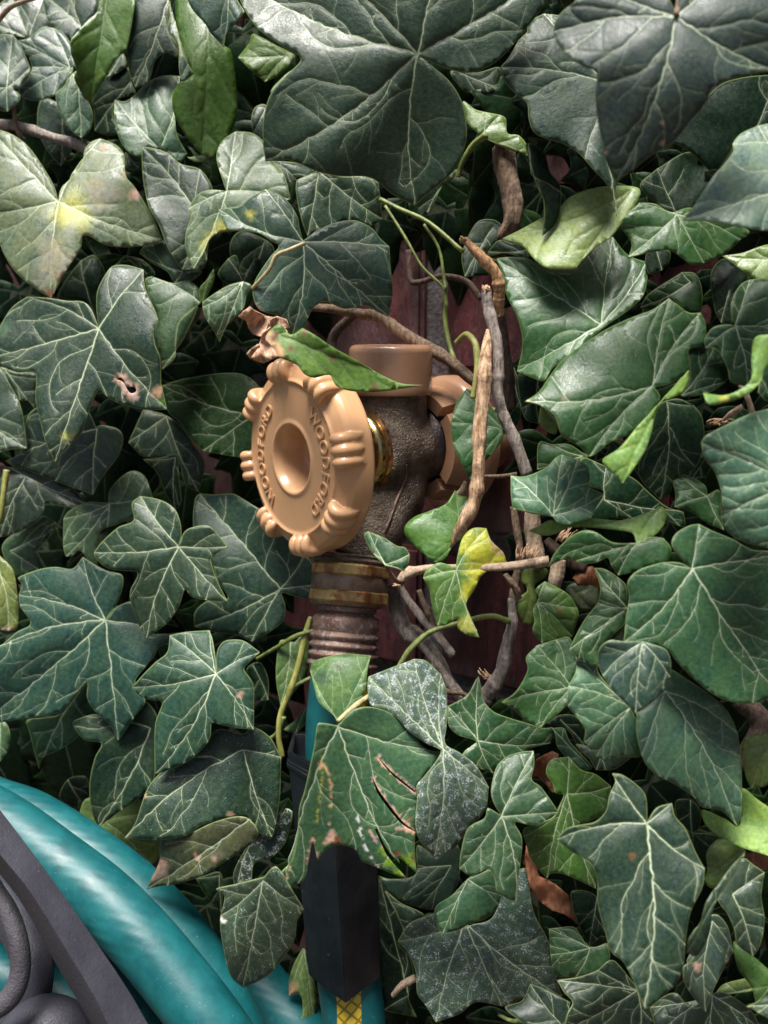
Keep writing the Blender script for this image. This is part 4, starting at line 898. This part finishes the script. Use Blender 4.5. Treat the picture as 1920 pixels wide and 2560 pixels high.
F 9 g2 975,865 vs=.9 curv=.8 | 220,955* 300,900 370,800 450,700 560,620 680,540 800,480 900,440 980,410 1070,345* 1120,380 1190,430 1260,430* 1290,500 1280,620 1190,650 1190,770 1080,850 985,870^ 1020,930 980,1010 960,1080 850,1150 720,1200 650,1260 600,1285* 550,1230 440,1160 400,1050 330,990 270,965 | p:450,940,26,o p:230,952,14,y2;broad kite shaped green leaf right of the sticks
F 6 k2 1060,960 vs=.9 | 1060,950^ 1130,940 1220,980* 1270,1050 1280,1200 1230,1350 1110,1420 1080,1500 1020,1540* 930,1450 890,1380 900,1300 960,1150 985,1050 1000,980 |
F 10 u2 1040,950 vs=.1 curl=1 | 1190,770* 1190,850 1130,920 1040,950 990,1010 970,1130 930,1250 860,1360 795,1445* 760,1400 700,1350 680,1300 780,1230 890,1100 960,1030 1010,970 1080,900 1140,830 | ;lime green underside of a folded leaf
F 8 k2 1150,920 vs=.4 | 1190,660 1240,640 1340,635* 1400,690 1425,780 1410,840* 1320,900 1240,920 1150,925 1140,910 1190,850 1195,750 |
F 7 g 1465,510 | 1465,505^ 1440,420 1450,340 1500,260 1550,235* 1659,230 1750,300 1750,500* 1700,700 1600,830 1540,870* 1440,840 1420,760 1350,640 1290,640* 1280,590 1330,520 1400,500 |
F 10 b4 1600,850 vs=.1 curl=1 | 1659,560 1580,580 1560,700 1560,820 1500,880 1400,920 1275,905* 1310,975 1420,960 1530,920 1620,830 1640,750 1700,700* 1720,560 | p:1400,940,30,y2 ;curled pale green leaf rim at the right edge
F 8 k2 1659,700 | 1700,650 1620,800 1600,900* 1659,955 1750,900 |
F 4 k 1430,300 | 1400,110 1530,180 1540,230 1450,330 1440,420 1450,500 1380,490* 1340,400 1320,200 |
F 3 K 1200,250 | 1150,190* 1230,200 1270,300 1260,420 1190,430 1070,340 980,410 900,400* 950,320 |
F 4 k 1000,70 | 940,80 1070,60 1075,130 1030,180* 950,200 |
E 4 g2 1560,1120 vs=.5 | 1280,970 1340,880* 1400,900 1500,1000 1560,1150 1530,1220 1420,1350 1360,1420* 1300,1300 1260,1200 1250,1080* |
F 3 k2 150,760 | 90,760 155,760 195,900 200,1000* 180,1090 100,1150 0,1250* -20,1100 40,1000 80,900 |
F 4 k 300,820 | 180,790 300,820 340,850 320,980 300,1090* 220,1060 190,950 |
F 5 t2 320,980 | 320,980 390,1030 415,1090* 400,1150 330,1120 300,1070 |
F 5 g2 560,1280 | 300,1200 380,1210* 480,1210 560,1260 600,1280 540,1310 430,1280 360,1340 290,1360* |
E 12 b5 230,560 vs=.25 curl=.4 vw=.6 ty=.0 tx=.0 | 240,500 300,560 370,520* 440,560 560,640 700,720 840,800 960,850 1090,860* 960,880 850,895 750,900 640,890 570,860 530,800 440,815 380,790 340,740 230,690 200,640 150,590 180,530 | p:170,620,60,tan p:215,660,38,tan p:205,570,20,br p:545,700,20,br p:375,550,16,br p:305,650,14,br p:800,870,22,br p:780,890,14,br;spotted green leaf curled across the top of the tap handle
"""
def parse():
    out = []
    for ln in LEAVES.strip().splitlines():
        if ln.startswith('#') or not ln.strip(): continue
        label = None
        if ';' in ln: ln, label = ln.split(';')
        a, b, c = ln.split('|'); q = a.split(); t = q[0]; layer = float(q[1]); kind = q[2]
        hub = tp(t, *map(float, q[3].split(','))); opts = {}
        for o in q[4:]:
            k, v = o.split('='); opts[k] = float(v)
        pts, tips = [], []
        for p in b.split():
            sh = p[-1] in '*^'; x, y = map(float, p.rstrip('*^').split(',')); X, Y = tp(t, x, y)
            pts.append((X, Y, sh))
            if p[-1] == '*': tips.append((X, Y))
        patches, holes = [], []
        for e in c.split():
            v = e[2:].split(',')
            if e[0] == 'p': X, Y = tp(t, float(v[0]), float(v[1])); patches.append((X, Y, float(v[2]) / 2.37, v[3]))
            elif e[0] == 's':
                n = list(map(float, v[2:])); w_ = float(v[0]) / 2.37
                for i in range(0, len(n) - 2, 2): patches.append((*tp(t, n[i], n[i+1]), w_, v[1], *tp(t, n[i+2], n[i+3])))
            else: n = list(map(float, v)); holes.append([tp(t, n[i], n[i+1]) for i in range(0, len(n), 2)])
        P = np.array([(x, y) for x, y, _ in pts])
        Pc = np.clip(P, (0, 0), (1920, 2560)); x, y = Pc.T; area = abs(np.dot(x, np.roll(y, 1)) - np.dot(y, np.roll(x, 1))) / 2
        out.append(dict(pts=pts, hub=hub, tips=tips, kind=kind, layer=layer, opts=opts, patches=patches, holes=holes, label=label, area=area, shown=area * (.35 + .09 * layer)))
    return out
ivy = empty('ivy_plant', wallpt(960, 2400), 'dense climbing ivy with dark veined leaves covering the brick wall', 'climbing plant')
def solid(o, t=.00032):
    m = o.modifiers.new('thickness', 'SOLIDIFY'); m.thickness = t; m.offset = -1
def build_leaves():
    LV = parse(); order = sorted(range(len(LV)), key=lambda i: -LV[i]['shown']); top = set(order[:100]); rest = []
    print('traced leaves', len(LV))
    for i, q in enumerate(LV):
        A = leaf_arrays(q['pts'], q['hub'], q['tips'], q['kind'], q['layer'], q['opts'], q['patches'], q['holes'], 1000 + i)
        if i in top:
            o = link('leaf', mesh_from(A, 'leaf'), M['leaf'], ivy); solid(o)
            if q['label']: o['label'] = q['label']
        else: rest.append(A)
    # background leaves, deep in the plant; their shade is painted into a darker green
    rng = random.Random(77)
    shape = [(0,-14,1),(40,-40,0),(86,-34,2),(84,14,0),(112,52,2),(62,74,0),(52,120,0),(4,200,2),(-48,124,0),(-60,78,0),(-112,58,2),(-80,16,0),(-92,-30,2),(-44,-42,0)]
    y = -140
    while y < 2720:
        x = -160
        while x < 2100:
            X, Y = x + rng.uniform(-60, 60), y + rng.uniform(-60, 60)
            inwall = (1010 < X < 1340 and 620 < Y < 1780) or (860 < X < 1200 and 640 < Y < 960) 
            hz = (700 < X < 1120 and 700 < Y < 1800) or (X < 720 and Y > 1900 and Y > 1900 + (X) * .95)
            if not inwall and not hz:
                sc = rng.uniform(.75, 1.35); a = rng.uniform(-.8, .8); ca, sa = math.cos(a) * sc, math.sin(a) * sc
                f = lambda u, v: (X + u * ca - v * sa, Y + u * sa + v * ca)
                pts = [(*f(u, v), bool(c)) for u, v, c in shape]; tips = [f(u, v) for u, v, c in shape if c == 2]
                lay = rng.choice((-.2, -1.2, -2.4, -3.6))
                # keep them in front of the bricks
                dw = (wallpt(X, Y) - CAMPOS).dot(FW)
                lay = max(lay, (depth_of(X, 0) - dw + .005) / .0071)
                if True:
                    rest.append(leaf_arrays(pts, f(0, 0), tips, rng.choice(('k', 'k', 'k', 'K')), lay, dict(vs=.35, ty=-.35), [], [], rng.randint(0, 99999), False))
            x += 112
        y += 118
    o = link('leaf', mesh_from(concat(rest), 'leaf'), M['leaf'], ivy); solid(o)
    o['kind'] = 'stuff'; o['label'] = 'smaller leaves crowded behind the front ones, most with shade painted into their green'
build_leaves()
# ------------------------------------------------------------------ stems: (name, material, tile, radius px (tile), [(x, y, layer)...], opts)
def dl(t, x, y, lay):
    X, Y = tp(t, x, y); return at(X, Y, depth_of(X, lay)), depth_of(X, lay)
def stem(name, mat, t, r, pts, label=None, parent=None, rough=.06, knots=(), flute=0.0, top=None, seed=None):
    P = []; RR = []
    rs = r if isinstance(r, (list, tuple)) else [r] * len(pts)
    for (x, y, lay), q in zip(pts, rs):
        p, d = dl(t, x, y, lay); P.append(p); RR.append(q / 2.37 / FPX * d)
    bm = bmesh.new(); tube(bm, P, RR, 14, 10, rough, seed or len(P) * 7 + int(pts[0][0]), knots, flute)
    o = from_bm(name, bm, M[mat], parent or ivy)
    if label: o['label'] = label
    if top: tag(o, label, top)
    return o
def build_stems():
    st = stem
    st('stem', 'grey_bark', 'A', [30,30,28,30,26], [(-80,735,4.5),(120,752,4.6),(300,812,4.6),(440,850,4.6),(540,900,4.4)], 'grey woody branch at the upper left', knots=(.35,.8))
    st('petiole', 'brown_bark', 'A', [10,11,13,18], [(82,620,5.6),(88,700,5.4),(105,780,5.2),(140,830,4.8)])
    st('tendril', 'pale_bark', 'A', [12,12,15,12], [(240,-20,6),(110,20,6),(40,60,6),(-30,150,6)], 'pinkish tendril in the top left corner')
    st('stem', 'brown_bark', 'C', [62,62,58,52,46], [(90,860,3),(110,1000,3),(150,1180,3),(140,1330,3),(60,1440,2.5)], 'thick fissured brown stem behind the leaves', rough=.1, flute=.12)
    st('petiole', 'green_stem', 'B', 13, [(830,1180,4.2),(950,1240,4.4),(1120,1320,4.8),(1320,1490,5.2)])
    st('petiole', 'green_stem', 'B', [9,9,8,9,12,14,14,16,20], [(860,1220,2.5),(980,1410,2.5),(1080,1580,2.5),(1200,1700,2.2),(1220,1790,2),(1215,1900,1.8),(1245,2060,1.8),(1290,2160,2),(1400,2270,2)], None, knots=(.52,.8))
    st('petiole', 'green_stem', 'B', [8,9,10], [(1090,1330,2.4),(1180,1480,2.3),(1218,1720,2.2)])
    st('stem', 'dark_bark', 'E', [16,16,16,17,18,18], [(1000,60,1),(1010,230,1),(1060,250,1),(1200,215,1),(1340,245,1),(1430,350,1)])
    st('stem', 'tan_bark', 'E', [22,26,32,34,36,34,32], [(1330,0,7.2),(1390,60,7.3),(1450,120,7.3),(1520,200,7.2),(1535,290,7),(1530,360,6.8),(1535,450,6.5)], 'snapped orange brown stem with a splintered top', rough=.13, knots=(.35,.6))
    st('stem', 'dark_bark', 'E', [32,34,36,34], [(1535,430,5),(1560,600,4.5),(1590,800,4),(1600,1000,3.5)], rough=.1)
    st('stem', 'grey_bark', 'E', [30,34,33,32,31,32,34,36], [(1462,300,8),(1470,400,8),(1520,600,8),(1530,760,8),(1528,900,8),(1560,1030,7.8),(1630,1190,7.6),(1700,1390,7.2)], 'greyish brown woody stem running down beside the bleached twig', rough=.09, knots=(.18,.48,.72,.84))
    st('stem', 'bleached', 'E', [8,26,36,42,40,38,36,40,38,40,30,14,3], [(1468,530,8.6),(1462,620,8.8),(1452,740,9),(1445,860,9),(1435,1000,9),(1420,1150,9),(1415,1300,9),(1405,1420,9),(1390,1540,9),(1350,1640,9),(1300,1720,8.8),(1265,1790,8.6),(1242,1825,8.4)], 'long bleached dead twig tapering to a point', rough=.06, knots=(.22,.43,.62), flute=.12)
    st('stem', 'brown_bark', 'E', [24,28,30,32,34,36,34,30], [(420,400,1.6),(560,410,1.6),(700,435,1.7),(830,455,1.7),(950,540,1.8),(1080,620,2),(1230,710,2.2),(1400,850,2.4)], 'brown stem crossing behind the tap cap', knots=(.5,.8), rough=.1)
    st('stem', 'dark_bark', 'E', [26,28,30], [(690,430,1),(560,560,.5),(540,700,.5)])
    st('petiole', 'pale_stem', 'E', [12,12,13,12,10], [(385,18,10.2),(300,55,10.6),(215,95,10.5),(170,180,10.4),(70,290,10.2)])
    st('petiole', 'yellow_stem', 'E', [16,18,20,20,17,14], [(1280,610,4),(1340,560,4.4),(1390,610,4.8),(1405,700,5),(1400,800,5.2),(1378,940,5.2)], 'hooked yellow green leaf stalk without its leaf', knots=(.97,))
    st('petiole', 'green_stem', 'B', [22,18,16,16], [(1460,800,4.4),(1380,860,4.2),(1320,960,4),(1290,1050,3.8)])
    st('tendril', 'brown_bark', 'E', [12,12,10], [(1640,1385,5),(1540,1400,5),(1380,1400,3)])
    st('petiole', 'pale_bark', 'E', [12,20,12], [(1340,1430,3.2),(1320,1480,3.2),(1270,1520,3.2)])
    # right of the coupling
    st('stem', 'pale_bark', 'H', [22,32,27,24,23,24,27,30], [(948,608,7),(985,560,7),(1060,535,6.8),(1180,522,6.6),(1330,520,6.4),(1500,518,6.2),(1640,508,6),(1830,480,5.8)], 'pale horizontal stem with a gnarled broken end', rough=.12, knots=(.04,.2,.62))
    st('petiole', 'brown_bark', 'H', [10,12,13,16], [(865,505,9),(890,550,8.4),(930,600,7.8),(965,600,7.2)])
    st('stem', 'grey_bark', 'H', [38,52,44,40,38,34], [(920,620,.6),(960,860,.8),(1080,960,.9),(1180,1100,.9),(1250,1220,.9),(1320,1290,.9)], 'old grey stems pressed against the mortar', rough=.16, flute=.1, knots=(.3,))
    st('stem', 'grey_bark', 'H', [22,26,26,24], [(930,600,1.6),(1010,730,1.8),(1130,880,1.8),(1260,1040,1.4)], rough=.14)
    st('stem', 'brown_bark', 'H', [16,18,18,16], [(1060,650,1.9),(1100,760,1.9),(1150,880,1.7),(1210,960,1.5)], rough=.12)
    st('stem', 'brown_bark', 'H', [16,16,14,12], [(1130,1090,1.6),(1200,1240,1.6),(1330,1270,1.6),(1420,1350,1.6)], rough=.12)
    st('petiole', 'green_stem', 'H', [17,17,16,16,17,18], [(940,1110,6.8),(1010,1000,6.4),(1130,900,6),(1290,850,5.4),(1480,805,5),(1600,840,4.4)], 'curved green leaf stalk in front of the bricks')
    st('stem', 'grey_bark', 'H', [20,30,36,40,44,50,44], [(1606,700,4),(1612,850,4),(1580,1000,3.8),(1560,1120,3.6),(1500,1220,3.4),(1440,1290,3.2),(1380,1400,3)], 'crooked grey stem with fine aerial roots', rough=.13, knots=(.15,.62,.8), flute=.08)
    st('stem', 'brown_bark', 'I', [20,22,22,24,26], [(150,160,3),(170,300,3.2),(190,440,3.4),(165,600,3.4),(140,760,3.6)], rough=.1, knots=(.7,))
    st('stem', 'brown_bark', 'I', [16,20,22,22], [(100,560,4.2),(140,610,4.3),(170,650,4.2),(180,700,4)], rough=.14)
    st('stem', 'pale_bark', 'I', [44,46,46,42], [(268,190,3.4),(272,330,3.4),(285,460,3.4),(290,520,3.4)], rough=.12, flute=.12)
    st('stem', 'pale_bark', 'I', [40,44,42,36], [(420,470,4),(410,540,4),(395,600,4),(380,680,3.8)], 'pale brown stem stub between small leaves', rough=.06, flute=.07)
    st('stem', 'dark_bark', 'I', [30,36,34,30], [(340,360,3),(420,430,3),(500,490,3),(580,520,3)], rough=.15)
    # left, beside the hose
    st('stem', 'yellow_stem', 'H', [14,18,20,20,18,17,18], [(420,810,3.4),(385,920,3.6),(360,1040,3.8),(310,1220,4),(245,1380,4),(230,1520,4),(250,1640,3.8)], 'yellow green stem left of the teal hose', knots=(.5,))
    st('petiole', 'green_stem', 'H', [11,12,14,12], [(100,1060,3.2),(220,990,3.6),(330,925,3.9),(440,890,3.6)])
    st('petiole', 'green_stem', 'H', [10,14], [(420,1170,3.6),(315,1225,4)])
    st('petiole', 'green_stem', 'H', [12,14,16], [(150,1550,3.6),(220,1500,3.9),(260,1400,4)])
    st('petiole', 'yellow_stem', 'G', [18,17,15,12], [(38,-60,6.5),(25,60,6.6),(10,180,6.5),(-20,300,6.4)])
    st('petiole', 'pale_stem', 'H', [14,16,17,14], [(580,1430,10.9),(640,1375,10.2),(700,1325,9.4),(780,1270,8.6)])
    st('petiole', 'pale_bark', 'K', [14,20,22], [(905,1490,5.2),(960,1430,5.4),(1040,1385,5.3)], 'broken straw coloured leaf stalk')
    st('petiole', 'pale_bark', 'F', [10,18,18,16], [(1395,1065,5),(1440,1030,5.1),(1480,1005,5.2),(1510,985,5.2)])
    st('petiole', 'pale_bark', 'F', [18,16,20], [(1500,860,4.6),(1540,940,4.8),(1570,1040,4.8)])
    st('stem', 'dark_bark', 'I', [60,62,64], [(1500,1300,1.5),(1620,1450,1.5),(1500,1700,1.5)], rough=.1)
    st('petiole', 'green_stem', 'L', [10,12,12], [(60,1600,4),(140,1640,4),(240,1640,4)])
    st('petiole', 'brown_bark', 'C', [14,16,16], [(1135,-60,12.4),(1128,20,12.6),(1116,90,13.1)])
    # fine aerial roots
    rng = random.Random(3)
    for (t, x0, x1, yb, n, ang, lay) in (('I',165,290,470,34,-1.5,5.6),('I',400,480,360,20,-1.3,4),('F',1290,1390,1090,18,-.4,3.2),('H',1470,1520,1180,22,-2.7,3.4),('H',1440,1500,1250,16,2.6,3.2)):
        bm = bmesh.new()
        for i in range(n):
            x = rng.uniform(x0, x1); y = yb + rng.uniform(-12, 8); a = ang + rng.uniform(-.35, .35); L = rng.uniform(30, 95)
            p0, d = dl(t, x, y, lay); p1, _ = dl(t, x + L * .6 * math.cos(a), y + L * .6 * math.sin(a), lay + .1); p2, _ = dl(t, x + L * math.cos(a + .15), y + L * math.sin(a + .15), lay)
            tube(bm, [p0, p1, p2], [.00028, .00024, .00013], 5, 2)
        from_bm('aerial_roots', bm, M['bleached'], ivy)
build_stems()
# splinters on the snapped ends
def splinters():
    rng = random.Random(9)
    for (x, y, lay, ang, n) in ((1330,5,7.3,-2.2,12),(1462,300,8.1,-1.5,12),(950,608+1422,7.1,2.6,12)):
        bm = bmesh.new()
        for i in range(n):
            a = ang + rng.uniform(-.6, .6); L = rng.uniform(10, 38)
            p0, _ = dl('E', x + rng.uniform(-18, 18), y + rng.uniform(-8, 12), lay); p1, _ = dl('E', x + rng.uniform(-18, 18) + L * math.cos(a), y + L * math.sin(a), lay + rng.uniform(-.2, .3))
            tube(bm, [p0, p0 * .5 + p1 * .5, p1], [.0007, .0005, .0001], 5, 2)
        from_bm('splintered_end', bm, M['bleached'], ivy)
splinters()
# ------------------------------------------------------------------ loose dead leaves
def crumple(name, t, pieces, mat, lay, label, seed, amp=.0028):
    rng = random.Random(seed); bm = bmesh.new()
    for pts in pieces:
        P = smooth_outline([(x, y, True) for x, y in (tp(t, *p) for p in pts)], 8.0)
        C = P.mean(0); g = []; mn, mx = P.min(0), P.max(0)
        for xx in np.arange(mn[0], mx[0], 8):
            for yy in np.arange(mn[1], mx[1], 8): g.append((xx + rng.uniform(-2, 2), yy + rng.uniform(-2, 2)))
        g = np.array(g); g = g[inpoly(g, P)]
        v2, _, f2, _, _, _ = delaunay_2d_cdt([Vector(p) for p in P] + [Vector(p) for p in g], [], [list(range(len(P)))], 1, 1e-4)
        ph = [rng.uniform(0, 6) for _ in range(6)]
        vs = []
        for v in v2:
            u, w_ = v.x - C[0], v.y - C[1]
            h = amp * (math.sin(u / 17 + ph[0] + w_ / 40) + .6 * math.sin(w_ / 13 + ph[1]) + .5 * abs(math.sin((u + w_) / 22 + ph[2])) + .25 * math.sin(u / 5 + ph[3]) * math.sin(w_ / 6 + ph[4]))
            vs.append(bm.verts.new(at(v.x, v.y, depth_of(C[0], lay) - h)))
        for f in f2: bm.faces.new([vs[i] for i in f])
        lay += .25
    o = from_bm(name, bm, M[mat]); solid(o, .0003); tag(o, label, 'dead leaf'); return o
crumple('dead_leaf', 'D', [[(1412,452),(1445,420),(1480,392),(1510,420),(1560,445),(1600,455),(1655,460),(1640,490),(1590,500),(1570,540),(1545,572),(1500,555),(1475,520),(1460,480)],
   [(1460,672),(1490,640),(1530,615),(1545,640),(1520,665),(1480,705)],
   [(1490,690),(1520,650),(1545,600),(1560,555),(1600,520),(1660,490),(1700,540),(1720,640),(1690,700),(1640,690),(1600,715),(1560,732),(1500,712)],
   [(1600,470),(1640,450),(1700,470),(1720,520),(1640,540),(1590,520)]], 'dead', 10.6, 'crumpled light brown dead leaf caught on top of the tan handle', 4)
crumple('dead_leaf', 'L', [[(225,600),(260,640),(300,780),(400,830),(480,900),(510,1010),(548,1088),(500,1040),(450,1010),(380,985),(300,930),(250,850),(215,700)]], 'dead2', 3.6, 'smooth orange brown dead leaf hanging between dusty green leaves', 8, .0012)
crumple('dead_leaf', 'L', [[(290,90),(380,40),(420,60),(400,120),(360,170),(400,250),(430,290),(380,285),(330,230),(290,190),(250,200)]], 'dead2', 3.2, 'crinkled brown dead leaf above the bright green netted leaf', 12, .002)
crumple('dead_leaf', 'I', [[(500,580),(540,520),(620,510),(665,560),(665,650),(600,660),(540,625)]], 'dead2', 2.6, 'small brown dead leaf behind the horizontal pale stem', 13, .0015)
crumple('dead_leaf', 'L', [[(1520,650),(1600,640),(1720,660),(1720,760),(1620,740),(1525,715)]], 'dead2', 4.5, 'brown dead leaf under the lime green leaf at the right edge', 14, .001)
